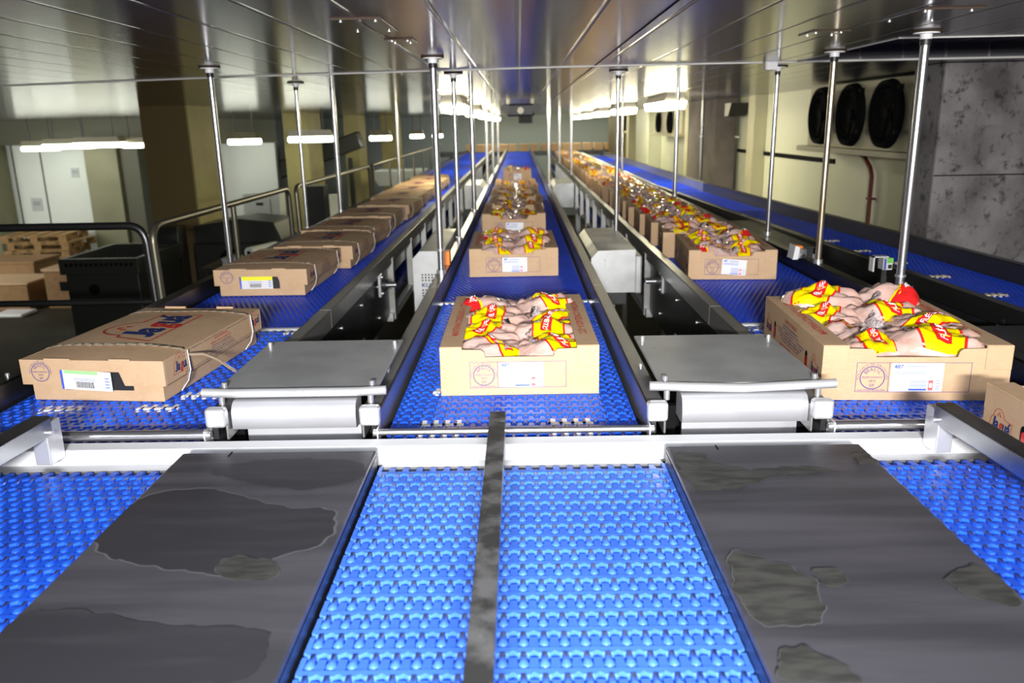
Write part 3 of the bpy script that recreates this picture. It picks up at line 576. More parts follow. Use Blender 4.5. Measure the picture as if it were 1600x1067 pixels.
def open_carton(label, W=.403, D=.63, H=.125, group=None, detail=2):
    INK = [M['ink_violet'], M['ink_red'], M['ink_navy'], M['ink_yellow']]
    t = thing('open_carton', label, 'carton', (0, 0, 0), group); w2 = W / 2; e = .004
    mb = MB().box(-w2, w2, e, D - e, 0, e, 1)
    for s in (-1, 1):                        # long sides
        mb.box(min(s * w2, s * (w2 - e)), max(s * w2, s * (w2 - e)), e, D - e, e, H)
    for y0, y1 in ((0, e), (D - e, D)):      # ends with the low notch
        a = w2 * .72; b_ = w2 * .43; r = .010
        pr = [(-w2, 0), (w2, 0), (w2, H), (a, H), (a, H - .004), (b_ + r, H - .005), (b_ + .003, H - .012), (b_, H - .024), (-b_, H - .024), (-b_ - .003, H - .012), (-b_ - r, H - .005), (-a, H - .004), (-a, H), (-w2, H)]
        mb.prism(pr, 'y', y0, y1)
    mb.build('tray', [M['card'], M['card_in']], t)
    for s in (-1, 1):                        # folded top flaps with the red wording
        q = MB().box(min(s * w2, s * (w2 - .056)), max(s * w2, s * (w2 - .056)), 0.001, D - .001, H - .0005, H + .0035); fl = q.build('side_flap', M['card'], t, .001, 1)
        F = Face((s * (w2 - .03), D / 2, H + .0035), (0, 1, 0) if s < 0 else (0, -1, 0), (-1, 0, 0) if s < 0 else (1, 0, 0)); q = MB()
        F.text(q, 'MANTENHA CONGELADO A -12°C', 0, -.011, w_=.40, h=.021, bold=.012); q.build('flap_lettering', M['ink_red'], fl)
        # corner tabs glued over the ends
        for yy, sg in ((0, -1), (D, 1)):
            xa, xb = sorted((s * w2, s * (w2 - .056)))
            pr = [(xa, H * .57), (xb, H * .57), (xb, H), (xa, H)] if s < 0 else [(xa, H * .57), (xb, H * .57), (xb, H), (xa, H)]
            MB().box(xa, xb, min(yy, yy + sg * .0025), max(yy, yy + sg * .0025), H * .58, H + .003).build('corner_tab', M['card'], t, .0018, 2)
    F = Face((0, 0, 0), (1, 0, 0), (0, 0, 1)); q = MB()
    x0, x1, y0, y1, xm = -.126, .118, .020, .088, -.056
    F.line(q, [(x0, y0), (x1, y0), (x1, y1), (x0, y1)], .0011, 0, True); F.line(q, [(xm, y0), (xm, y1)], .0011, 0)
    stamp(F, q, -.091, .053, .0265); F.text(q, 'INDUSTRIA BRASILEIRA', -.091, .0215, w_=.06, h=.0042)
    q.build('front_print', INK, t)
    sticker(F, t, -.052, .021, .112, .066)
    for s in (-1, 1):
        F = Face((s * w2, D / 2, 0), (0, s, 0), (0, 0, 1)); q = MB()
        logo(F, q, -D * .40, .055, .075, 2, 1, 3, slant=.1); logo(F, q, D * .40, .055, .075, 2, 1, 3, slant=.1)
        F.text(q, 'CARNE DE FRANGO', 0, .103, w_=.13, h=.010, m=1)
        for i, tx in enumerate(('INDUSTRIA BRASILEIRA', 'PRODUTO CONGELADO DE AVE', 'CONSERVAR A TEMPERATURA DE -12 C OU MAIS FRIO', 'REGISTRO NO MINISTERIO DA AGRICULTURA', 'SOB O NUMERO INDICADO NA EMBALAGEM', 'VALIDADE E LOTE NA ETIQUETA')):
            F.text(q, tx, 0, .092 - i * .0085, w_=(.16, .18, .30, .26, .22, .19)[i], h=.0055, m=0)
        F.text(q, 'NAO CONTEM GLUTEN', 0, .031, w_=.20, h=.0115, m=1, bold=.012)
        F.text(q, 'FRIGORIFICO - INDUSTRIA E COMERCIO DE AVES E DERIVADOS', 0, .014, w_=.38, h=.008, m=0)
        q.build('side_print', INK, t)
        for d_ in (-.178, .178):
            q = MB(); F.poly(q, [(d_ * D / .63 * .98 + .011 * math.cos(a) * (1), .060 + (.013 if math.sin(a) > 0 else -.013) + .011 * math.sin(a)) for a in [2 * PI * i / 16 for i in range(16)]], 0, 1.2)
            F.poly(q, [(d_ * D / .63 * .98 + .008 * math.cos(a) + .001, .054 + (.010 if math.sin(a) > 0 else -.010) + .008 * math.sin(a)) for a in [2 * PI * i / 16 for i in range(16)]], 1, 1.8)
            q.build('hand_hole', [M['black'], M['band_red']], t)
    return t
def closed_carton(label, variant=0, group=None, simple=False):
    INK = [M['ink_violet'], M['ink_red'], M['ink_navy'], M['ink_yellow']]
    t = thing('closed_carton', label, 'carton', (0, 0, 0), group); W, D, H = .355, .60, .112; w2 = W / 2; lw = w2 + .016; lid0 = .046
    MB().box(-w2, w2, .012, D - .012, 0, H - .006).build('base', M['card'], t, .002, 1)
    # lid with notched skirt
    mb = MB(); zt = H; nx0, nx1 = (-.088, .072)
    mb.prism([(-lw, lid0), (nx0, lid0), (nx0, lid0 + .036), (nx1, lid0 + .036), (nx1 + .012, lid0), (lw, lid0), (lw, zt), (-lw, zt)], 'y', 0, .004)
    mb.box(-lw, lw, D - .004, D, lid0, zt); mb.box(-lw, -lw + .004, 0.004, D - .004, lid0, zt); mb.box(lw - .004, lw, 0.004, D - .004, lid0, zt)
    nx, ny = 8, 10; vs = []                                            # slightly bulging top
    for j in range(ny + 1):
        for i in range(nx + 1):
            u = i / nx * 2 - 1; v = j / ny * 2 - 1
            vs.append((u * lw, (v + 1) / 2 * D, zt + .007 * (1 - u ** 4) * (1 - v ** 4) + .002 * noise.noise((u * 2, v * 2, variant * 3.1))))
    mb.add(vs, [(j * (nx + 1) + i, j * (nx + 1) + i + 1, (j + 1) * (nx + 1) + i + 1, (j + 1) * (nx + 1) + i) for j in range(ny) for i in range(nx)], 0, True)
    mb.build('lid', [M['card'], M['card_line']], t, .0015, 1)
    for xa, xb in ((-.125, -.055), (.05, .105)) if not simple else ((-.12, -.03),):         # loose board edges standing up at the lid fronts
        MB().box(xa, xb, -.001, .003, zt - .002, zt + .004).build('board_edge', M['card'], t)
        MB().box(xa, xb, D - .003, D + .001, zt - .002, zt + .006).build('board_edge', M['card'], t)
    F = Face((0, 0, 0), (1, 0, 0), (0, 0, 1)); q = MB(); stamp(F, q, -.140, .079, .024); q.build('front_print', INK, t)
    q = MB(); F2 = Face((0, .0115, 0), (1, 0, 0), (0, 0, 1))
    # black tape and label seen through the notch
    q = MB(); F2.rect(q, -.084,   .100 if not variant else .075, .030, .085, 0, 1.0); q.build('tape_strip', M['tape_black'], t)
    q = MB(); F3 = Face((0, -.0004, 0), (1, -.0, 0), (0, 0, 1)) if variant else Face((0, -.0004, 0), (math.cos(-.045), 0, math.sin(-.045)), (0, 0, 1))
    x0, x1, y0, y1 = -.086, .050, .032, .083
    for (a, b_, c, d_, m_) in ((x0, x1, y0, y1, 0), (x0, x0 + .006, y0, y1, 1), (x0 + .006 if variant else x0 + .01, x1 if variant else x1 - .035, y1 - (.016 if variant else .009), y1, 2 if not variant else 5)):
        F3.rect(q, a, b_, c, d_, m_, 1.0 if m_ == 0 else 1.6)
    bx = x0 + .040; k = 0
    while bx < x0 + .088:
        wd = (.0007, .0012, .0005, .0016, .0009)[k % 5]; F3.rect(q, bx, bx + wd, y0 + .006, y0 + .022, 4, 1.8); bx += wd + (.0008, .0012, .0007)[k % 3]; k += 1
    for i in range(2): F3.rect(q, x0 + .034, x0 + .092, y0 + .025 + i * .004, y0 + .0265 + i * .004, 3, 1.8)
    for i in range(4): F3.rect(q, x1 - .018, x1 - .006, y0 + .008 + i * .008, y0 + .012 + i * .008, 3, 1.8)
    if variant: F3.text(q, 'E33', x1 - .018, y1 - .0125, h=.009, m=4, bold=.05)
    q.build('label_sticker', [M['paper'], M['paper_blue'], M['paper_green'], M['paper_grey'], M['tape_black'], M['paper_yellow']], t)
    # the big wordmark on the lid, read from the operator's side of the belt
    def top(x, y, k=1.0):
        u = x / lw; v = y / D * 2 - 1
        return Vector((x, y, zt + .0085 * (1 - u ** 4) * (1 - v ** 4) + .0004 + .0008 + .0003 * k))
    F = Face((0, D / 2 + .02, zt), (0, 1, 0), (-1, 0, 0)); q = MB(); logo(F, q, 0, -.005, .30, 2, 1, 3)
    q.v = [tuple(top(p[0], p[1])) for p in q.v]; q.build('lid_print', INK, t)
    F = Face((lw, D / 2, 0), (0, 1, 0), (0, 0, 1)); q = MB(); logo(F, q, -D * .36, .078, .078, 2, 1, 3); logo(F, q, D * .42, .082, .070, 2, 1, 3)
    F.text(q, 'JAGUAFRANGOS', .02, .094, w_=.085, h=.0085, m=1, bold=.012); F.text(q, 'INDUSTRIA E COMERCIO DE ALIMENTOS LTDA', .02, .086, w_=.13, h=.0048, m=1)
    for i in range(4): F.text(q, ('RODOVIA KM PARANA BRASIL', 'CNPJ E INSCRICAO ESTADUAL', 'INDUSTRIA BRASILEIRA', 'SERVICO DE ATENDIMENTO AO CONSUMIDOR')[i], .02, .078 - i * .0065, w_=.12 + .015 * i, h=.0042, m=2)
    for i in range(2): F.text(q, 'MANTER CONGELADO - PRODUTO INSPECIONADO - CARNE DE AVE - NAO CONTEM GLUTEN', .02, (.104, .051)[i], w_=.44, h=.0035, m=2)
    q.build('side_print', INK, t)
    for y in (.115, .515):                   # two clear straps round the carton
        pts = [(-lw - .002, y, lid0), (-lw - .002, y, zt)] + [(x, y + .004 * math.sin(x * 30), zt + .0095 * (1 - (x / lw) ** 4) + .002) for x in [(-lw + .01) + (2 * lw - .02) * i / 12 for i in range(13)]] + [(lw + .003, y + .002, zt - .004), (lw + .010, y - .006, lid0 + .01), (lw + .006, y - .014, lid0 - .015), (w2 + .003, y - .024, .004)]
        mb = MB()
        for i in range(len(pts) - 1):
            a, b_ = Vector(pts[i]), Vector(pts[i + 1])
            mb.add([a - Vector((0, .009, 0)), a + Vector((0, .009, 0)), b_ + Vector((0, .009, 0)), b_ - Vector((0, .009, 0))], [(0, 1, 2, 3)], 0, True)
        o = mb.build('strap', M['strap'], t); sd = o.modifiers.new('thick', 'SOLIDIFY'); sd.thickness = .0012; sd.offset = 1
        MB().tube([(lw + .003, y + .003, zt - .002), (lw + .010, y - .004, lid0 + .012), (lw + .006, y - .014, lid0 - .015), (w2 + .005, y - .024, .005)], .0016, 6).build('strap_edge', M['strap_white'], o)
    return t

# ---------------------------------------------------------------- poultry bags
BAGS = ((1, -.52, .26, .10, -.20, .08), (-1, -.16, .60, .34, .06, .32), None, (-1, -.34, .42, -.22, -.08, .20), (1, .02, .50, -.45, .14, .34))
def bag(label, kind=0, seed=0, group=None, text=True, L_=.205, Wd=.150, Ht=.052, Hb=.083):
    so = Vector((seed * 7.3, seed * 3.1, seed * 1.7)); tl = -1 if kind == 2 else BAGS[kind][0]
    def sf(a, b, lift=0.0, top=True):
        aw = max(0.0, 1 - abs(a) ** 2.6) ** .5; x = a * L_ / 2; y = b * Wd / 2 * (.35 + .65 * aw)
        k = (max(0.0, 1 - a ** 4) ** .5) * (max(0.0, 1 - abs(b) ** 2.6) ** .5)
        gather = max(0.0, a * tl - .35) ** 1.4
        lump = noise.noise(Vector((a * 1.7, b * 1.9, 0)) + so) * .024 + noise.noise(Vector((a * 4, b * 5, 3)) + so) * .009 + noise.noise(Vector((a * 9, b * 11, 6)) + so) * .003 + .009 * gather * math.sin(b * 15 + a * 2 + seed)
        if top: return Vector((x, y, Hb + (Ht + lump) * k + lift * (.2 + k)))
        return Vector((x, y, Hb - Hb * min(1.0, k * 1.6)))
    nu, nv = (32, 24) if text else (18, 12); mb = MB(); A = [math.sin((i / nu - .5) * PI) for i in range(nu + 1)]; Bv = [math.sin((j / nv - .5) * PI) for j in range(nv + 1)]
    for tp in (True, False):
        mb.add([sf(a, b, 0, tp) for b in Bv for a in A], [((j * (nu + 1) + i, j * (nu + 1) + i + 1, (j + 1) * (nu + 1) + i + 1, (j + 1) * (nu + 1) + i) if tp else (j * (nu + 1) + i, (j + 1) * (nu + 1) + i, (j + 1) * (nu + 1) + i + 1, j * (nu + 1) + i + 1)) for j in range(nv) for i in range(nu)], 0, True)
    o = mb.build('poultry_bag', M['meat']); tag(o, label, 'bag of poultry', group); LOC[o.name] = Vector()
    def patch(name, a0, a1, b0, b1, lift, m, wav=.05, ps=0, sh=0.0):
        q = MB(); n1, n2 = (10, 18) if text else (6, 12); vs = []
        for j in range(n2 + 1):
            b = b0 + (b1 - b0) * j / n2
            for i in range(n1 + 1):
                f = i / n1; lo = a0 + sh * b + wav * math.sin(b * 4 + seed + ps); hi = a1 + sh * b + wav * math.sin(b * 3.1 + 1.3 * seed + ps)
                vs.append(sf(max(-.97, min(.97, lo + (hi - lo) * f)), b, lift))
        q.add(vs, [(j * (n1 + 1) + i, j * (n1 + 1) + i + 1, (j + 1) * (n1 + 1) + i + 1, (j + 1) * (n1 + 1) + i) for j in range(n2) for i in range(n1)], 0, True)
        return q.build(name, m, o)
    if kind != 2:
        _, a0, a1, sh, s0, s1 = BAGS[kind]
        patch('red_border', a0 - .05, a1 + .05, -.93, .93, .0013, M['band_red'], .07, 0, sh)
        patch('label_band', a0, a1, -.94, .94, .0022, M['band_yellow'], .07, 0, sh)
        st = patch('brand_stripe', s0, s1, -.72, .72, .0031, M['band_red'], .04, 0, sh)
        if text:
            q = MB(); vs, fs = glyphs('FILÉ DE PEITO', .015); x1 = max(v[0] for v in vs); y1 = max(v[1] for v in vs); wd = s1 - s0
            q.add([sf(s1 - wd * .22 - (y / y1) * wd * .58 + sh * (x / x1 * 1.3 - .65) + .03 * math.sin((x / x1 * 1.3 - .65) * 3.6 + seed), x / x1 * 1.3 - .65, .0040) for x, y in vs], fs); q.build('stripe_lettering', M['ink_white'], st)
    else:
        lbd = patch('label_band', .34, .93, -.95, .95, .0022, M['band_red'], .12, 0, .2)
        patch('label_border', .28, .36, -.95, .95, .0018, M['band_yellow'], .12, 0, .2)
        if text:
            q = MB(); vs, fs = glyphs('Jaguá', .02); x1 = max(v[0] for v in vs); y1 = max(v[1] for v in vs)
            q.add([sf(.50 + (y / y1) * .20, .25 - x / x1 * .6, .0040) for x, y in vs], fs); q.build('band_lettering', M['ink_white'], lbd)
    # gathered film at the tied end
    q = MB(); n = 14
    rings = [(.88, .038, .022), (1.00, .016, .013), (1.07, .008, .008), (1.16, .022, .012), (1.26, .036, .013)]
    vs = []
    for k, (a, ry, rz) in enumerate(rings):
        for j in range(n):
            ph = 2 * PI * j / n; fl = 1 + .4 * math.sin(j * 2.6 + seed + k) * (k > 2)
            vs.append((tl * (a * L_ / 2 + .006 * math.sin(j * 3.7 + seed) * (k > 2)), ry * math.cos(ph) * fl, Hb + .014 + .010 * (k - 1) + rz * math.sin(ph) * fl))
    q.add(vs, [(k * n + j, (k + 1) * n + j, (k + 1) * n + (j + 1) % n, k * n + (j + 1) % n) for k in range(len(rings) - 1) for j in range(n)], 0, True)
    te = q.build('tied_end', M['film'], o)
    xa, xb = sorted((tl * 1.09 * L_ / 2, tl * 1.05 * L_ / 2)); MB().box(xa, xb, -.009, .009, Hb + .016, Hb + .034).build('clip', M['clip'], te, .002)
    return o
protos = [bag('clear poultry bag with yellow band', k, s) for k, s in ((0, 1), (1, 4), (2, 2), (3, 6), (4, 9))]
first_use = [True] * 5
protos_far = [bag('clear poultry bag with yellow band', k, s, None, False) for k, s in ((0, 3), (1, 8), (2, 5), (3, 12), (4, 15))]
first_far = [True] * 5
def put_bag(k, carton, x, y, z, rot, sc, label, group=None, far=False, tilt=0.0):
    P, U = (protos_far, first_far) if far else (protos, first_use)
    if U[k]: o = P[k]; U[k] = False
    else: o = copy_tree(P[k])
    o.matrix_world = carton.matrix_world @ Matrix.Translation((x, y, z)) @ Matrix.Rotation(rot, 4, 'Z') @ Matrix.Rotation(tilt, 4, 'Y') @ Matrix.Diagonal((*((sc,) * 3 if not isinstance(sc, tuple) else sc), 1))
    tag(o, label)
    if group: o['group'] = group
    elif 'group' in o: del o['group']
    return o
def place(t, x, y, rot=0, z=None): t.location = (x, y, B + .001 if z is None else z); t.rotation_euler = (0, 0, math.radians(rot)); t.matrix_world = Matrix.Translation(t.location) @ Matrix.Rotation(math.radians(rot), 4, 'Z'); return t
row_w = ['front', 'second', 'third', 'back']
def fill(t, what, tab, group, sc0=1.0):
    for k, x, y, rot, s, lb in tab:
        put_bag(k, t, x, y, .006, math.radians(rot), s, lb, group)
# the carton nearest the camera on the middle lane
c1 = place(open_carton('bright open carton of wrapped poultry nearest the camera on the middle belt'), -.008, 1.962, 0.3)
fill(c1, '', [(4, -0.088, 0.085, 10, (1.0, 0.95, 0.84), 'poultry bag with a short yellow band at the stamp corner of the nearest middle carton'), (3, 0.092, 0.09, 8, (1.05, 1.0, 0.84), 'pale poultry bag above the paper label of the nearest middle carton'), (0, -0.088, 0.225, -14, (1.0, 0.95, 0.88), 'poultry bag second from the front along the left flap, nearest middle carton'), (0, 0.082, 0.235, 168, (1.0, 0.98, 0.92), 'yellow-banded poultry bag second from the front along the right flap, nearest middle carton'), (0, -0.075, 0.365, 12, (1.05, 0.98, 0.96), 'big yellow-banded poultry bag third along the left flap, nearest middle carton'), (1, 0.095, 0.375, -24, (1.0, 0.95, 0.88), 'poultry bag with slanted yellow band third along the right flap, nearest middle carton'), (2, -0.088, 0.52, 190, (1.0, 0.95, 0.95), 'red-ended poultry bag in the back left corner of the nearest middle carton'), (3, 0.085, 0.53, 14, (1.0, 0.98, 0.98), 'yellow-banded poultry bag in the back right corner of the nearest middle carton')], 'bags in the nearest middle carton')
# second carton on the middle lane
c2 = place(copy_tree(c1), -.033, 3.635, .5); tag(c2, 'second open carton on the middle belt, its bags heaped above the rim')
fill(c2, '', [(4, -0.088, 0.085, -12, (0.95, 0.9, 0.9), 'poultry bag at the front left corner of the second middle carton'), (0, 0.075, 0.09, 190, (1, 0.9, 0.9), 'yellow poultry bag lying front right in the second middle carton'), (0, -0.085, 0.225, 18, (0.95, 0.9, 0.97), 'poultry bag with a red patch left of centre in the second middle carton'), (3, 0.09, 0.23, -12, (1, 1, 1.02), 'broad yellow poultry bag right of centre in the second middle carton'), (2, -0.085, 0.37, 165, (0.95, 0.9, 0.92), 'pale poultry bag third along the left flap of the second middle carton'), (1, 0.09, 0.38, 10, (0.95, 0.9, 0.92), 'crumpled poultry bag third along the right flap of the second middle carton'), (0, -0.08, 0.52, -10, (1, 0.95, 1.0), 'yellow poultry bag in the back left corner of the second middle carton'), (3, 0.09, 0.525, 14, (1, 0.95, 1.02), 'yellow poultry bag in the back right corner of the second middle carton')], 'bags in the second middle carton')
# open cartons of the right-hand lane
r1 = place(copy_tree(c1), .948, 1.875, -3.2); tag(r1, 'wide open carton nearest the camera on the lane beside the empty conveyor'); r1.scale = (1.10, .92, 1.08)
r1.matrix_world = r1.matrix_world @ Matrix.Diagonal((1.10, .92, 1.08, 1))
fill(r1, '', [(0, -0.06, 0.125, 34, (1.0, 0.92, 0.86), 'poultry bag with slanting yellow band, front left of the wide open carton'), (3, 0.075, 0.115, -28, (1.2, 1.05, 0.95), 'plump poultry bag with wide yellow band at the front right of the wide open carton'), (4, -0.095, 0.24, 30, (0.9, 0.9, 0.86), 'clear poultry bag second along the printed side of the wide open carton'), (1, 0.11, 0.27, -38, (0.98, 0.95, 0.98), 'slant-banded poultry bag by the dark inner flap of the wide open carton'), (0, -0.1, 0.385, -20, (0.9, 0.9, 0.95), 'small-marked poultry bag third along the printed side of the wide open carton'), (3, 0.05, 0.4, -8, (1.05, 0.98, 1.0), 'poultry bag with wrinkled tied end in the middle of the wide open carton'), (0, -0.075, 0.525, -18, (1.1, 1, 1.16), 'tall yellow-banded poultry bag at the back left corner of the wide open carton'), (2, 0.085, 0.535, -4, (1, 0.95, 1.14), 'poultry bag with bright red end at the back of the wide open carton')], 'bags in the wide open carton')
r2 = place(copy_tree(c1), .915, 3.475, -4.5); tag(r2, 'second open carton on the lane beside the empty conveyor, with a tilted label'); r2.scale = (.93, .86, 1); r2.matrix_world = r2.matrix_world @ Matrix.Diagonal((.93, .86, 1, 1))
for ch in r2.children:
    if ch.name.startswith('label_sticker'): ch.rotation_euler = (0, math.radians(4), 0)
#
fill(r2, '', [(2, -0.085, 0.085, 185, (0.9, 0.9, 0.9), 'poultry bag with red flecks at the front left of the tilted-label carton'), (4, 0.075, 0.09, 150, (1, 0.9, 0.86), 'pale poultry bag with a yellow sliver at the front right of the tilted-label carton'), (4, -0.08, 0.225, 20, (0.95, 0.9, 0.92), 'flat poultry bag second along the left flap of the tilted-label carton'), (1, 0.085, 0.23, -30, (1, 0.95, 0.97), 'poultry bag with a long yellow band second along the right flap, tilted-label carton'), (0, -0.085, 0.37, 12, (0.95, 0.9, 0.94), 'poultry bag third along the left flap of the tilted-label carton'), (3, 0.085, 0.38, -20, (1, 0.95, 0.97), 'poultry bag with red patches third along the right flap, tilted-label carton'), (0, -0.08, 0.52, -10, (1, 0.95, 1.0), 'poultry bag in the back left corner of the tilted-label carton'), (2, 0.085, 0.53, 5, (1, 0.95, 1.02), 'red-ended poultry bag in the back right corner of the tilted-label carton')], 'bags in the second carton of the lane')
# plain carton cut by the picture edge
n1 = place(copy_tree(c1), 1.180, 1.000, 0, B - .004); tag(n1, 'open carton cut off by the picture edge behind the folded guide')
fill(n1, '', [(0, -.08, .30, 10, (1, 1, .9), 'poultry bag inside the carton cut off by the picture edge, farther half'), (3, -.08, .48, 170, (1, 1, .9), 'poultry bag inside the carton cut off by the picture edge, far corner')], 'bags in the cut-off carton')
ORD = ['first', 'second', 'third', 'fourth', 'fifth', 'sixth', 'seventh', 'eighth', 'ninth', 'tenth', 'eleventh', 'twelfth', 'thirteenth', 'fourteenth', 'fifteenth', 'sixteenth', 'seventeenth', 'eighteenth', 'nineteenth', 'twentieth', 'twenty-first', 'twenty-second', 'twenty-third', 'twenty-fourth', 'twenty-fifth', 'twenty-sixth', 'twenty-seventh', 'twenty-eighth', 'twenty-ninth', 'thirtieth', 'thirty-first', 'thirty-second', 'thirty-third', 'thirty-fourth', 'thirty-fifth']
def fill_far(t, six, lab, grp, hz=1.0):
    for i in range(6 if six else 4):
        x = (-.09, .09)[i % 2] + rnd.uniform(-.012, .012); y = (.11, .315, .52)[i // 2] if six else (.17, .46)[i // 2]
        kd = rnd.choice((0, 1, 2, 3, 4)); tail = BAGS[kd][0] if BAGS[kd] else -1
        put_bag(kd, t, x, y + rnd.uniform(-.015, .015), .006, rnd.uniform(-.45, .45) + (0 if (tail > 0) == (x < 0) else PI), (1.0, 1.15, hz * rnd.uniform(.88, 1.10)), lab, grp, True)
# closely packed cartons behind, long side across the lane, counted from the near end
y = 4.07
for i in range(31):
    o = place(copy_tree(c1), .925 + rnd.uniform(-.015, .015), y, rnd.uniform(-7, -2)); o.scale = (1, .66, 1); o.matrix_world = o.matrix_world @ Matrix.Diagonal((1, .66, 1, 1))
    tag(o, f'{ORD[i]} carton of the packed open row beside the empty conveyor, counted from the near end', None, 'packed row of open cartons')
    fill_far(o, i < 10, f'bag in the {ORD[i]} carton of the packed open row beside the empty conveyor', f'bags in the {ORD[i]} packed carton')
    y += .432
# packed cartons on the middle lane
for i, (yy, rz) in enumerate(((4.80, 1), (5.44, -1.5), (6.08, 1), (6.72, -1), (7.36, .5))):
    o = place(copy_tree(c1), -.03 + rnd.uniform(-.01, .01), yy, rz); o.scale = (.93, 1, 1.26); o.matrix_world = o.matrix_world @ Matrix.Diagonal((.93, 1, 1.26, 1)); tag(o, f'{ORD[i]} carton of the packed group farther along the middle belt', None, 'packed group on the middle lane')
    fill_far(o, True, f'bag in the {ORD[i]} carton of the packed group along the middle belt', f'bags in the {ORD[i]} grouped carton', .74)
o = place(copy_tree(c1), -.03, 10.02, 0); o.scale = (.85, .7, 1.1); o.matrix_world = o.matrix_world @ Matrix.Diagonal((.85, .7, 1.1, 1)); tag(o, 'lone small carton far along the middle belt')
fill_far(o, False, 'bag in the lone small carton far along the middle belt', 'bags in the lone far carton')
# closed cartons of the left-hand lane
l1 = place(closed_carton('closed strapped carton with the green-striped label, nearest in the row beside the railing', 0), -1.092, 1.950, -5.5)
l2 = place(closed_carton('closed carton with a yellow-striped label, second from the camera beside the railing', 1), -1.075, 3.275, -1.0)
MB_curl = MB().tube([(.205, .11, .10), (.235, .13, .096), (.262, .15, .075), (.285, .16, .05), (.300, .17, .035)], .0050, 6, 0, .15).build('strap_tail', M['strap'], l1)
ys = [3.92, 4.55, 5.25, 6.02, 6.66, 7.30, 7.95, 8.60, 9.25]
for i, yy in enumerate(ys):
    o = place(copy_tree(l2), -1.03 + rnd.uniform(-.025, .02), yy, rnd.uniform(-4, 2)); tag(o, f'{ORD[i + 2]} closed strapped carton from the camera in the row beside the railing', None, 'row of closed cartons')
for o in (l1, l2): tag(o, None, None, 'row of closed cartons')
for o in (c1, c2): tag(o, None, None, 'open cartons on the middle lane')

# ---------------------------------------------------------------- ceiling poles
def pole(x, y, lb, zb=None, r=.0125, m='pole', big=True, clamp=False):
    zb = B + .060 if zb is None else zb
    t = thing('support_pole', lb, 'pole', (x, y, zb), 'stainless poles from conveyor to ceiling')
    MB().cyl((x, y, zb), (x, y, CE - (.030 if big else 0)), r, 18).build('tube', M[m], t)
    if big:
        MB().cyl((x, y, CE - .006), (x, y, CE), .046 if y < 4 else .05, 24).build('rust_ring', M['rust'], t)
        MB().cyl((x, y, CE - .010), (x, y, CE - .004), .040, 24).build('ceiling_flange', M['white_plastic'], t, .001)
        MB().cyl((x, y, CE - .026), (x, y, CE - .010), .019, 18).build('collar', M['white_plastic'], t, .001)
        MB().cyl((x, y, CE - .045), (x, y, CE - .026), r + .003, 18).build('sleeve', M['black_plastic'], t)
    MB().cyl((x, y, zb), (x, y, zb + .018), r + .006, 16).build('foot_socket', M['zinc'], t, .001)
    if clamp: MB().cyl((x, y, zb + .10), (x, y, zb + .108), r + .004, 14).build('clamp_ring', M['zinc'], t)
    return t
pole(-1.345, 3.70, 'bright pole rising behind the yellow-labelled closed carton')
pole(-1.33, 5.05, 'slim pole in front of the second yellow-brown column', r=.011)
pole(-.340, 3.40, 'tall bright pole on the edge rail beside the perforated drive cover', r=.0135, clamp=True)
pole(-.340, 4.45, 'pole right behind the perforated drive cover, before the large lamp', r=.012)
pole(.530, 4.50, 'slim bright pole over the box-like drive cover', r=.011)
pole(1.325, 2.80, 'thick bright pole near the concrete column, behind the wide open carton', zb=B + .03, r=.0145, clamp=True)
pole(1.292, 3.50, 'yellowed pole beside the orange-topped sensor', m='pole_rusty', r=.013)
pole(1.345, 4.42, 'pole below the small white ceiling box', r=.0115)
for x, y, lb in ((-1.345, 6.1, 'grey pole beside the railing, standing among the closed cartons'), (-.335, 5.95, 'dark pole rising behind the pair of poles at the drive cover'), (-.335, 8.6, 'far thin pole along the left edge rail of the middle belt'),
                 (-.335, 10.6, 'more distant thin pole along the left edge rail of the middle belt'), (.300, 8.4, 'far thin pole at the right edge rail of the middle belt'), (.640, 10.2, 'far thin pole beside the packed open cartons'),
                 (.640, 13.2, 'most distant thin pole beside the packed open cartons'), (1.300, 10.5, 'far thin pole at the empty conveyor'), (-.335, 13.2, 'most distant thin pole on the left edge of the middle belt'), (1.300, 6.9, 'thin pole at the middle of the empty conveyor'), (-1.345, 9.2, 'thin far pole at the end of the closed carton row')):
    pole(x, y, lb, r=.017 if y < 7 else .016, big=False)

# ---------------------------------------------------------------- drive covers between the lanes
t = thing('drive_cover', 'pale perforated drive cover with four letters beside the middle belt', 'motor cover', (-.45, 3.45, B))
x0, x1, y0, y1, zt, zb = -.515, -.366, 3.80, 4.65, B + .098, B - .19
MB().prism([(x0, zb), (x1, zb), (x1, zt), (x0 + .035, zt), (x0, zt - .035)], 'y', y0, y1).build('housing', M['steel_grey'], t, .004)
F = Face((x0, y0, zb), (1, 0, 0), (0, 0, 1), .001); q = MB()
for r in range(3):
    for c in range(6):
        for zz in (.172, .098): F.rect(q, .040 + c * .0155, .047 + c * .0155, zz - r * .0135, zz + .0075 - r * .0135, 0)
q.build('perforation', M['black'], t)
q = MB(); F.text(q, 'KUCH', .040, .116, w_=.085, h=.020, bold=.02, align='l'); q.build('lettering', M['ink_navy'], t)
MB().box(x0 + .02, x1 - .02, y0 + .05, y1 - .05, zb - .16, zb).build('motor', M['dark_panel'], t)
MB().box(x0 + .03, x0 + .08, y0 + .2, y0 + .25, 0, zb).build('leg', M['steel_grey'], t)
t = thing('orange_sensor', 'orange sensor block behind the bright pole on the edge rail', 'sensor', (-.325, 3.62, B + .06))
MB().box(-.355, -.320, 3.60, 3.66, B + .062, B + .125).build('body', M['orange'], t, .003)
MB().box(-.362, -.352, 3.61, 3.65, B + .062, B + .10).build('bracket', M['zinc'], t)
t = thing('drive_cover', 'plain box-like drive cover beside the middle belt toward the open cartons', 'motor cover', (.45, 4.2, B))
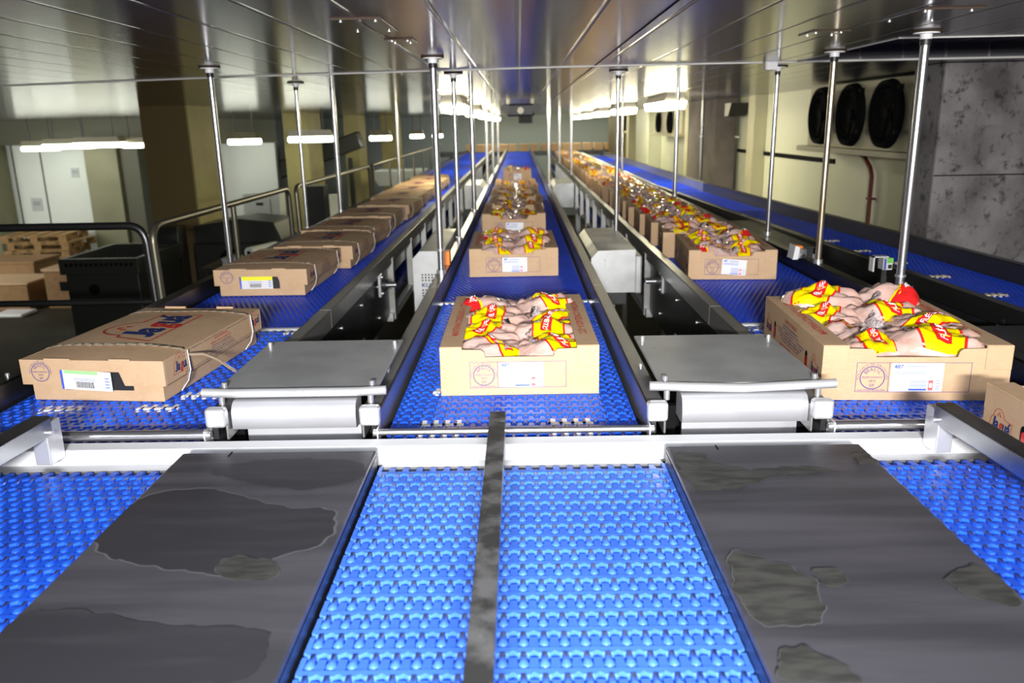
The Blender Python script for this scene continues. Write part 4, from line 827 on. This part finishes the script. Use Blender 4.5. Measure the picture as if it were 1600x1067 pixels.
x0, x1, y0, y1, zt, zb = .332, .540, 3.80, 4.65, B + .098, B - .115
MB().prism([(x0, zb), (x1, zb), (x1, zt - .008), (x0 + .032, zt - .012), (x0, zt - .048)], 'y', y0, y1).build('housing', M['steel_grey'], t, .004)
MB().prism([(x0, zb), (x1, zb), (x1, zt - .008), (x0 + .032, zt - .012), (x0, zt - .048)], 'y', y0 - .004, y0).build('front_sheet', M['steel_grey'], t)
MB().box(x1, x1 + .035, y0 + .01, y1, zb - .01, zt - .04).build('side_bracket', M['steel_grey'], t, .008)
MB().box(x0 + .08, x1 - .03, y0 + .04, y1 - .1, zb - .07, zb).build('motor', M['black_plastic'], t, .005)
MB().box(x0 + .1, x0 + .15, y0 + .3, y0 + .35, 0, zb).build('leg', M['steel_grey'], t)
for x0, x1, s, lb in ((.335, .545, 1, 'far small drive cover beside the middle belt, before the packed open cartons'), (-.560, -.370, -1, 'far small drive cover between closed cartons and the lone small carton')):
    t = thing('drive_cover', lb, 'motor cover', ((x0 + x1) / 2, 8.6, B)); a, b_ = (x0, x1) if s > 0 else (x1, x0)
    MB().prism([(a, B - .15), (b_, B - .15), (b_, B + .09), (a + s * .03, B + .09), (a, B + .05)], 'y', 8.3, 9.1).build('housing', M['steel_grey'], t, .004)
    MB().box(x0 + .05, x0 + .10, 8.6, 8.65, 0, B - .15).build('leg', M['steel_grey'], t)
for xs, yb, s, lb in ((.652, 3.70, -1, 'bearing with shaft end on the conveyor of open cartons'), (-.660, 3.72, 1, 'bearing block on the dark panel of the closed carton conveyor')):
    t = thing('shaft_bearing', lb, 'bearing', (xs, yb, B - .03))
    MB().box(min(xs - .008 * s, xs + .008 * s), max(xs - .008 * s, xs + .008 * s), yb - .035, yb + .035, B - .10, B + .005).build('flange', M['zinc'], t, .006)
    MB().cyl((xs, yb, B - .045), (xs + s * .030, yb, B - .045), .026, 20).build('hub', M['black_plastic'], t, .003)
    MB().cyl((xs + s * .01, yb, B - .045), (xs + s * .075, yb, B - .045), .012, 16).build('shaft', M['pole'], t, .002)
    for dz in (-.085, -.008): bolt(t, (xs + s * .008, yb, B + dz), (s, 0, 0))
# dark deck between the third lane and the empty conveyor, with sensors
t = thing('deck_plate', 'dark deck plate joining the open carton lane and the empty conveyor', 'deck plate', (1.39, 4.5, B))
MB().box(1.315, 1.475, 4.05, 5.2, B + .040, B + .052).build('plate', M['dark_panel'], t, .002)
MB().box(1.32, 1.47, 4.06, 4.09, B - .10, B + .04).build('front_lip', M['dark_panel'], t)
MB().box(1.36, 1.40, 4.4, 4.44, 0, B + .04).build('leg', M['dark_panel'], t)
t = thing('label_sensor', 'white sensor with an orange cap on the dark rail by the yellowed pole', 'sensor', (1.225, 3.62, B + .06))
MB().prism([(1.215, B + .062), (1.238, B + .062), (1.245, B + .115), (1.225, B + .125)], 'y', 3.60, 3.68).build('bracket', M['white_plastic'], t, .002)
MB().box(1.232, 1.262, 3.61, 3.67, B + .108, B + .122).build('cap', M['orange'], t, .004)
MB().box(1.245, 1.285, 3.615, 3.665, B + .062, B + .108).build('lens_body', M['steel'], t, .004)
MB().cyl((1.265, 3.612, B + .075), (1.265, 3.605, B + .075), .010, 14).build('lens', M['black_plastic'], t)
t = thing('label_sensor', 'white sensor box with a green top edge on the near rail of the empty conveyor', 'sensor', (1.475, 3.30, B + .05))
MB().box(1.468, 1.506, 3.26, 3.31, B + .070, B + .118).build('body', M['white_plastic'], t, .002)
MB().box(1.484, 1.507, 3.2585, 3.27, B + .098, B + .119).build('green_edge', M['green'], t)
MB().box(1.472, 1.480, 3.2588, 3.262, B + .072, B + .115).build('blue_stripe', M['paper_blue'], t)
MB().box(1.488, 1.503, 3.2585, 3.262, B + .076, B + .092).build('dark_print', M['tape_black'], t)
mb = MB().box(1.432, 1.437, 3.27, 3.31, B + .062, B + .124); mb.box(1.432, 1.492, 3.27, 3.31, B + .119, B + .124); mb.build('bracket', M['white_plastic'], t)
MB().box(1.478, 1.498, 3.29, 3.305, B - .02, B + .072).build('post', M['rail_dark'], t)
t = thing('deck_plate', 'smooth dark cover sheet beside the wide open carton, before the empty conveyor', 'deck plate', (1.45, 2.2, B))
MB().box(1.32, 1.60, 1.75, 2.42, B + .035, B + .045).build('plate', M['dark_panel'], t, .002)
MB().box(1.34, 1.38, 2.0, 2.04, 0, B + .035).build('leg', M['dark_panel'], t)

# ---------------------------------------------------------------- lamps
def ceiling_lamp(x, y, lb, col='lamp', L_=1.25, wd=.21, grp='lamps fixed under the ceiling'):
    t = thing('ceiling_lamp', lb, 'lamp', (x, y, CE), grp); h = wd / 2
    MB().prism([(x - h, CE - .075), (x + h, CE - .075), (x + h * .72, CE), (x - h * .72, CE)], 'y', y, y + L_).build('housing', M['lamp_body'], t, .006)
    MB().prism([(x - h * .90, CE - .148), (x + h * .90, CE - .148), (x + h * 1.06, CE - .076), (x - h * 1.06, CE - .076)], 'y', y - .01, y + L_ + .01).build('diffuser', M[col], t, .012)
    for yy in (y + .15, y + L_ - .15): MB().box(x + h * .98, x + h * 1.14, yy, yy + .04, CE - .085, CE - .065).build('clip', M['lamp_body'], t)
    return t
for i, y in enumerate((8.2, 11.6, 15.0, 18.4, 21.8)): ceiling_lamp(1.52, y, f'{ORD[i]} lamp from the camera in the ceiling row above the empty conveyor')
for i, y in enumerate((7.8, 11.4, 14.9, 18.4, 21.8)): ceiling_lamp(-.62, y, f'{ORD[i]} lamp from the camera in the ceiling row between closed cartons and middle belt')
def hanging_lamp(x, y, zb, wd, lb, dark=True):
    t = thing('hanging_lamp', lb, 'lamp', (x, y, ZC + zb + .2), 'lamps hung in the hall beyond the railing'); h = wd / 2; z = ZC + zb
    MB().prism([(x - h, z + .09), (x + h, z + .09), (x + h * .88, z + .19), (x - h * .88, z + .19)], 'y', y - .13, y + .13).build('housing', M['lamp_body_dark' if dark else 'lamp_body'], t, .006)
    MB().box(x - h * 1.02, x + h * 1.02, y - .12, y + .12, z, z + .09).build('diffuser', M['lamp_cool'], t, .03, 3)
    for s in (-.6, .6): MB().cyl((x + s * h, y, z + .19), (x + s * h, y, CE), .010, 6).build('hanger', M['dark_panel'], t)
for x, y, zb, wd, lb, dk in ((-7.70, 15.2, -.257, .91, 'large ochre-housed hanging lamp before the wide brown column', True), (-8.54, 15.7, -.279, .92, 'hanging lamp showing behind the large ochre-housed one', True), (-9.31, 16.1, -.315, .66, 'outermost hanging lamp in front of the white wall panels', True),
                             (-7.12, 15.5, -.28, .52, 'short hanging lamp ending at the wide brown column', True), (-4.56, 13.8, -.229, .50, 'hanging lamp between the wide brown column and the next one', True), (-3.33, 13.3, -.205, .68, 'cream hanging lamp in front of the second yellow-brown column', False),
                             (-2.66, 16.0, -.241, .40, 'small hanging lamp by the slimmer column', True), (-2.45, 20, -.263, .31, 'smaller hanging lamp nearer the long conveyors', True), (-5.95, 15.8, -.25, .13, 'tiny lamp beside the edge of the wide brown column', True), (-2.15, 22, -.284, .26, 'farthest small hanging lamp beyond the railing', True)):
    hanging_lamp(x, y, zb, wd, lb, dk)
t = thing('emergency_light', 'black twin-head emergency light under the ceiling over the middle belt', 'emergency light', (.02, 9.1, CE))
MB().box(-.13, .17, 9.05, 9.2, CE - .18, CE - .05).build('body', M['black_plastic'], t, .02)
for x in (-.14, .19): MB().cyl((x, 9.0, CE - .10), (x, 9.08, CE - .10), .05, 16).build('lamp_head', M['black_plastic'], t, .004)
MB().cyl((.02, 9.04, CE - .12), (.02, 9.05, CE - .12), .035, 16).build('dial', M['lamp_body'], t)
for x in (-.11, .15): MB().cyl((x, 9.1, CE - .06), (x, 9.1, CE), .02, 10).build('mount', M['lamp_body'], t)
t = thing('emergency_light', 'far black emergency light near the end of the middle belt', 'emergency light', (.10, 16, CE))
MB().box(-.02, .26, 16, 16.15, CE - .24, CE - .1).build('body', M['black_plastic'], t, .02)
MB().cyl((.12, 16.08, CE - .1), (.12, 16.08, CE), .02, 8).build('mount', M['lamp_body'], t)
t = thing('ceiling_box', 'small white junction box on the ceiling seam', 'junction box', (1.205, 4.1, CE))
MB().box(1.185, 1.235, 4.06, 4.12, CE - .040, CE).build('box', M['white_plastic'], t, .003)
MB().box(1.178, 1.186, 4.065, 4.115, CE - .038, CE).build('side_plate', M['lamp_body'], t)

# ---------------------------------------------------------------- evaporators, pipe and fittings on the cream wall
def evaporator(y0, y1, xf, zt, zb, n, lb):
    t = thing('evaporator', lb, 'cooling unit', (2.6, (y0 + y1) / 2, zb)); pitch = (y1 - y0) / (n + .35)
    MB().box(xf, 2.70, y0, y1, zb + .02, zt).build('casing', M['cream_post'], t, .006)
    MB().box(xf - .05, 2.70, y0 - .05, y1 + .12, zb - .02, zb + .02).build('drip_tray', M['cream_post'], t, .004)
    r = min(.215, (zt - zb) * .45)
    for k in range(n):
        yc = y1 - pitch * (k + .55); zc = (zt + zb) / 2 + .015; n_ = 28
        ring = [(math.cos(2 * PI * i / n_), math.sin(2 * PI * i / n_)) for i in range(n_)]; mb = MB()
        ci = [(xf - .05, yc + r * a, zc + r * b) for a, b in ring]; co = [(xf + .002, yc + r * 1.05 * a, zc + r * 1.05 * b) for a, b in ring]; ii = [(xf - .05, yc + r * .88 * a, zc + r * .88 * b) for a, b in ring]; ib = [(xf - .003, yc + r * .80 * a, zc + r * .80 * b) for a, b in ring]
        vs = co + ci + ii + ib; mb.add(vs, [(q * n_ + i, q * n_ + (i + 1) % n_, (q + 1) * n_ + (i + 1) % n_, (q + 1) * n_ + i) for q in range(3) for i in range(n_)], 0, True)
        mb.add(ib, [tuple(range(n_))], 0); sh = mb.build('fan_shroud', M['black'], t)
        q = MB()
        for bl in range(5):
            a = 2 * PI * bl / 5; q.add([(xf - .008, yc + .04 * math.cos(a), zc + .04 * math.sin(a)), (xf - .018, yc + r * .8 * math.cos(a), zc + r * .8 * math.sin(a)), (xf - .008, yc + r * .8 * math.cos(a + .8), zc + r * .8 * math.sin(a + .8)), (xf - .004, yc + .04 * math.cos(a + .8), zc + .04 * math.sin(a + .8))], [(0, 1, 2, 3)])
        q.cyl((xf - .03, yc, zc), (xf, yc, zc), .04, 12); q.build('fan_blades', M['black'], sh)
        q = MB()
        for rr in (.45, .75, 1.0): q.tube([(xf - .052, yc + r * .9 * rr * a, zc + r * .9 * rr * b) for a, b in ring + ring[:1]], .003, 5)
        q.build('wire_guard', M['black'], sh)
        for dz in (-.6, .7): MB().box(xf - .06, xf - .03, yc - r - .03, yc - r + .005, zc + dz * r, zc + dz * r + .03).build('bracket', M['black'], sh)
    for k in range(6): MB().cyl((xf - .004, y0 + .06, zb + .05 + k * .05), (xf, y0 + .06, zb + .05 + k * .05), .006, 6).build('rivet', M['dark_panel'], t)
evaporator(5.10, 7.10, 2.45, ZC + .255, ZC - .235, 3, 'cream cooling unit with three black fans beside the concrete column')
evaporator(12.6, 15.2, 2.45, ZC + .16, ZC - .20, 2, 'distant cooling unit with dark fans beyond the grey column')
evaporator(18.8, 19.4, 2.45, ZC + .12, ZC - .2, 1, 'farthest small cooling unit on the cream wall')
t = thing('drain_pipe', 'dark red drain pipe running down the cream wall under the fans', 'pipe', (2.67, 6.1, ZC - .5))
MB().tube([(2.62, 6.50, ZC - .25), (2.655, 6.42, ZC - .28), (2.665, 6.30, ZC - .36), (2.665, 6.26, ZC - .42), (2.665, 6.25, .9), (2.665, 6.25, 0)], .016, 10).build('pipe', M['pipe_red'], t)
MB().box(2.645, 2.698, 6.22, 6.28, ZC - .60, ZC - .585).build('pipe_clip', M['pipe_red'], t)
t = thing('wall_speaker', 'small black box fixed high beside the grey column', 'speaker', (2.55, 10.0, ZC + .1))
MB().prism([(9.72, ZC + .20), (10.02, ZC + .20), (10.02, ZC + .05), (9.85, ZC + .06)], 'x', 2.45, 2.66).build('body', M['black_plastic'], t, .01)
MB().box(2.64, 2.70, 9.85, 9.95, ZC + .08, ZC + .16).build('bracket', M['dark_panel'], t)
for yy, rr, m_, lb in ((11.0, .014, 'steel', 'steel conduit on the grey column'), (10.22, .016, 'dark_machine', 'dark conduit at the edge of the grey column')):
    t = thing('conduit', lb, 'conduit', (2.40, yy, 1.3)); xx = 2.402 if yy > 10.3 else 2.66
    MB().cyl((xx, yy, 0), (xx, yy, CE), rr, 8).build('tube', M[m_], t)
    for z in (1.6, 2.4): MB().box(xx - .02, xx + .03, yy - .02, yy + .02, z, z + .02).build('pipe_clip', M['zinc'], t)

# ---------------------------------------------------------------- walkway, railings and the hall beyond
struct('floor_walkway', MB().box(-2.35, -1.42, 3.7, 20, ZC - 1.55, ZC - 1.47), M['dark_panel'])
def railing(lb, path, posts, mids=None, m='rail_dark'):
    t = thing('railing', lb, 'railing', path[len(path) // 2], 'tubular railings')
    MB().tube(path, .019, 12).build('top_rail', M[m], t)
    for a, b_ in posts: MB().cyl(a, b_, .017, 10).build('post', M[m], t)
    for p in mids or (): MB().tube(p, .016, 10).build('mid_rail', M[m], t)
ZR = ZC - .435; ZW = ZC - 1.47
def bend(p0, pc, p1, n=6):
    a, c, b_ = Vector(p0), Vector(pc), Vector(p1); return [tuple(a * (1 - k / n) ** 2 + c * 2 * (k / n) * (1 - k / n) + b_ * (k / n) ** 2) for k in range(n + 1)]
railing('dark railing running across before the hall with the pallets', [(-6.0, 3.9, ZR)] + bend((-1.90, 3.9, ZR), (-1.82, 3.9, ZR), (-1.815, 3.9, ZR - .09)) + [(-1.79, 3.9, ZW)],
        [((-3.6, 3.9, ZW), (-3.6, 3.9, ZR)), ((-5.6, 3.9, ZW), (-5.6, 3.9, ZR))], [[(-6.0, 3.9, ZR - .375), (-1.80, 3.9, ZR - .375)]])
railing('railing leading away past the wide brown column', [(-1.745, 3.86, ZW), (-1.765, 3.86, ZR - .08)] + bend((-1.765, 3.86, ZR - .08), (-1.765, 3.86, ZR), (-1.765, 3.96, ZR)) + bend((-1.765, 6.12, ZR), (-1.765, 6.22, ZR), (-1.76, 6.22, ZR - .06)) + [(-1.75, 6.22, ZW)],
        [((-1.76, 5.0, ZW), (-1.765, 5.0, ZR))], [[(-1.755, 3.9, ZR - .42), (-1.755, 6.2, ZR - .42)]], 'rail_tube')
railing('railing beyond, leading on toward the far columns', [(-1.745, 6.45, ZW), (-1.765, 6.45, ZR - .06)] + bend((-1.765, 6.45, ZR - .06), (-1.765, 6.45, ZR), (-1.765, 6.55, ZR)) + [(-1.765, 9.6, ZR), (-1.76, 9.65, ZR - .06), (-1.76, 9.65, ZW)],
        [((-1.76, 8.0, ZW), (-1.765, 8.0, ZR))], [[(-1.755, 6.5, ZR - .42), (-1.755, 9.6, ZR - .42)]], 'rail_tube')
railing('farthest railing with close posts beside the closed carton row', [(-1.765, 9.9, ZW), (-1.765, 9.9, ZR), (-1.765, 19, ZR + .03)],
        [((-1.765, y, ZW), (-1.765, y, ZR)) for y in (11.2, 12.5, 13.8, 15.1, 16.5, 18)], [[(-1.755, 9.9, ZR - .42), (-1.755, 19, ZR - .42)]], 'rail_tube')
def pallet(x, y, z, lb, rz=0):
    t = thing('pallet', lb, 'pallet', (0, 0, 0), 'stacked wooden pallets')
    for k in range(5): MB().box(-.6 + k * .26, -.44 + k * .26, -.5, .5, .125, .145).build('top_board', M['wood'], t)
    for yy in (-.5, -.05, .40): 
        for xx in (-.6, -.07, .46): MB().box(xx, xx + .14, yy, yy + .10, .02, .105).build('block', M['wood'], t)
        MB().box(-.6, .6, yy, yy + .10, .105, .125).build('stringer', M['wood'], t); MB().box(-.6, .6, yy, yy + .10, 0, .02).build('bottom_board', M['wood'], t)
    t.location = (x, y, z); t.rotation_euler = (0, 0, math.radians(rz)); return t
p0 = pallet(-9.35, 15.9, .001, 'bottom pallet of the stack in front of the white wall panels', -4)
for i in range(1, 5):
    o = copy_tree(p0); o.location = (-9.35 + rnd.uniform(-.04, .08), 15.9, .001 + .1465 * i); o.rotation_euler = (0, 0, math.radians(rnd.uniform(-8, 6)))
    tag(o, ('', 'second pallet from the floor in the stack', 'middle pallet of the stack by the white panels', 'fourth pallet from the floor in the stack', 'topmost pallet of the stack')[i])
def box_thing(name, lb, cat, b, m, bevel=.01, extra=None, group=None):
    t = thing(name, lb, cat, ((b[0] + b[1]) / 2, (b[2] + b[3]) / 2, b[4]), group); MB().box(*b).build('body', m, t, bevel)
    for n, bb, mm in extra or (): MB().box(*bb).build(n, mm, t, .003)
    return t
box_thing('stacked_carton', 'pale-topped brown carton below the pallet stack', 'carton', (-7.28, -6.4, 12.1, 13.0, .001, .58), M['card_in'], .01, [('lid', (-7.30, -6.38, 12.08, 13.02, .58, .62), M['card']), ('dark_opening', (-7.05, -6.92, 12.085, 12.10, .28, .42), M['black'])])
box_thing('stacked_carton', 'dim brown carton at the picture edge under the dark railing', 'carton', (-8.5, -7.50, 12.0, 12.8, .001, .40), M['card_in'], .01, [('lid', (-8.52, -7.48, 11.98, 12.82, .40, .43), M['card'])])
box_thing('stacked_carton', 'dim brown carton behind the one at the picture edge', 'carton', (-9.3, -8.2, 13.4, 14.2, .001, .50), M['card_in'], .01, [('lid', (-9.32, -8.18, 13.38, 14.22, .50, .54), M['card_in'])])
box_thing('paper_sheet', 'white paper heap on the floor before the cartons', 'paper', (-7.80, -7.34, 11.5, 11.9, .001, .05), M['paper'], .02)
t = box_thing('steel_tub', 'large dark steel tub behind the dark railing', 'tub', (-4.36, -3.66, 7.6, 8.6, .001, ZC - 1.30), M['dark_machine'], .01)
mb = MB()
for b in ((-4.39, -3.63, 7.56, 7.62), (-4.39, -3.63, 8.58, 8.64), (-4.39, -4.34, 7.62, 8.58), (-3.68, -3.63, 7.62, 8.58)): mb.box(*b, ZC - 1.30, ZC - 1.15)
mb.build('rim', M['dark_machine'], t, .004)
for k in range(14): MB().box(-4.33 + k * .048, -4.305 + k * .048, 7.555, 7.56, ZC - 1.22, ZC - 1.19).build('slot', M['black'], t)
MB().cyl((-4.1, 7.59, 1.15), (-4.1, 7.60, 1.15), .05, 14).build('cap', M['black'], t)
t = box_thing('drum_motor', 'small grey drum-faced motor on the dark tub rim', 'motor', (-3.98, -3.72, 8.75, 8.98, .001, ZC - 1.0), M['dark_machine'], .01)
MB().cyl((-3.85, 8.70, ZC - 1.13), (-3.85, 8.75, ZC - 1.13), .09, 20).build('drum_face', M['dark_panel'], t, .006)
box_thing('binder_shelf', 'low rack of pale folders beside the wide brown column', 'rack', (-4.6, -4.15, 10.6, 11.0, .001, 1.18), M['dark_machine'], .01, [('folder', (-4.56 + k * .10, -4.50 + k * .10, 10.56, 10.8, 1.18, 1.42), M['paper']) for k in range(4)])
t = thing('inclined_conveyor', 'dark inclined conveyor climbing behind the yellow-brown columns', 'conveyor', (-5.5, 16, 1))
Mx = Matrix.Translation((-5.55, 16.0, ZC - 1.08)) @ Matrix.Rotation(math.radians(-19), 4, 'Y')
MB().box(-1.0, 2.65, -.25, .25, -.14, .14, 0, Mx).build('frame', M['dark_machine'], t, .01)
MB().box(-1.0, 2.65, -.2, .2, .14, .16, 0, Mx).build('belt', M['black'], t)
for xx, zz in ((-6.2, 1.0), (-3.3, 1.85)): MB().box(xx, xx + .08, 15.9, 16.0, 0, zz + .2).build('leg', M['dark_machine'], t)
box_thing('control_cabinet', 'white control cabinet with a small red switch past the bent railing', 'cabinet', (-3.95, -3.42, 11.6, 11.9, .001, 1.72), M['hall_wall'], .01, [('red_switch', (-3.50, -3.44, 11.585, 11.60, 1.28, 1.36), M['ink_red']), ('name_plate', (-3.76, -3.66, 11.592, 11.60, 1.56, 1.60), M['rust']), ('door_seam', (-3.56, -3.55, 11.595, 11.60, 1.0, 1.65), M['dark_panel'])])
t = box_thing('machine_body', 'dark machine hulk behind the bright pole, past the railing', 'machine', (-3.40, -2.45, 8.3, 9.0, .001, ZC - 1.12), M['dark_machine'], .03)
MB().prism([(-3.38, ZC - 1.12), (-2.47, ZC - 1.12), (-2.55, ZC - .92), (-2.9, ZC - .88), (-3.38, ZC - .95)], 'y', 8.35, 8.95).build('hood', M['dark_machine'], t, .02)
MB().cyl((-3.0, 8.29, ZC - 1.3), (-3.0, 8.30, ZC - 1.3), .12, 20).build('round_door', M['black'], t)
t = thing('film_roll', 'pale film roll lying behind the yellow-labelled closed carton', 'film roll', (-2.42, 7.5, ZC - 1.1))
MB().cyl((-2.51, 7.40, ZC - 1.095), (-2.36, 7.75, ZC - 1.09), .052, 20).build('roll', M['hall_wall'], t, .004); MB().cyl((-2.514, 7.391, ZC - 1.095), (-2.50, 7.42, ZC - 1.095), .020, 14).build('core', M['black'], t)
t = box_thing('packing_table', 'dark packing table holding the pale film roll', 'table', (-2.80, -2.37, 6.9, 8.0, ZC - 1.185, ZC - 1.15), M['dark_machine'], .006, [('leg', (x, x + .04, y, y + .04, 0, ZC - 1.185), M['dark_panel']) for x in (-2.78, -2.42) for y in (6.95, 7.9)])
box_thing('grey_case', 'small grey case at the end of the packing table', 'case', (-2.62, -2.50, 7.0, 7.2, ZC - 1.149, ZC - 1.09), M['steel_grey'], .008, [('lid', (-2.625, -2.495, 6.995, 7.205, ZC - 1.095, ZC - 1.08), M['steel_grey'])])
t = thing('white_tub', 'pale round-edged tub among the far columns', 'tub', (-2.4, 16.5, 1.2)); MB().prism([(-2.9, 1.75), (-2.75, 1.5), (-2.0, 1.5), (-1.85, 1.75), (-1.9, 1.78), (-2.85, 1.78)], 'y', 16, 17).build('bowl', M['hall_wall'], t, .02)
MB().box(-2.6, -2.15, 16.2, 16.8, 0, 1.5).build('stand', M['dark_machine'], t)
box_thing('light_panel', 'narrow pale yellow upright panel low between the columns', 'panel', (-2.95, -2.82, 12.6, 12.66, 0.001, 1.62), M['cream'], .005, [('frame', (-3.30, -3.02, 12.6, 12.9, .001, 1.75), M['black_plastic'])])
box_thing('white_screen', 'large pale panel standing between the first two columns', 'panel', (-5.30, -4.30, 14.6, 14.7, .001, ZC - .22), M['hall_wall'], .005, [('dark_edge', (-4.30, -4.26, 14.58, 14.7, .001, ZC - .2), M['dark_machine']), ('post', (-5.5, -5.38, 14.5, 14.6, .001, ZC - .2), M['ochre'])])
for x, y, z, s, lb in ((-9.20, 16.99, 1.72, .16, 'small paper notice on the white panel above the pallets'), (-7.50, 16.99, 1.78, .16, 'small paper notice on the white panel next to the brown column'), (-10.1, 16.99, 1.05, .22, 'pale blue notice low on the white panel')):
    t = thing('wall_notice', lb, 'notice', (x, y, z)); MB().box(x - s / 2, x + s / 2, y - .006, y + .004, z, z + s * 1.2).build('sheet', M['notice'], t); MB().box(x - s * .35, x + s * .35, y - .008, y - .006, z + s * .5, z + s * .9).build('print_block', M['notice_print'], t)
# small cartons on the far cross line before the back wall
for i in range(14):
    x = -1.45 + i * .29
    t = thing('far_carton', f'{ORD[i]} tiny carton from the railing side on the far cross conveyor', 'carton', (x, 22.6, B - .02), 'cartons on the far cross conveyor'); s = rnd.uniform(.19, .26)
    MB().box(x, x + s, 22.5, 22.9, B - .02, B + .16).build('body', M['card'], t); MB().box(x - .003, x + s + .003, 22.49, 22.91, B + .13, B + .165).build('lid', M['card'], t)
t = thing('cross_conveyor', 'far dark cross conveyor before the blue-grey back wall', 'conveyor', (0, 22.7, B - .1))
MB().box(-2.2, 3.0 - .4, 22.4, 23.0, B - .14, B - .02).build('frame', M['dark_panel'], t)
for x in (-1.9, 2.2): MB().box(x, x + .08, 22.6, 22.7, 0, B - .14).build('leg', M['dark_panel'], t)
bpy.context.view_layer.update()
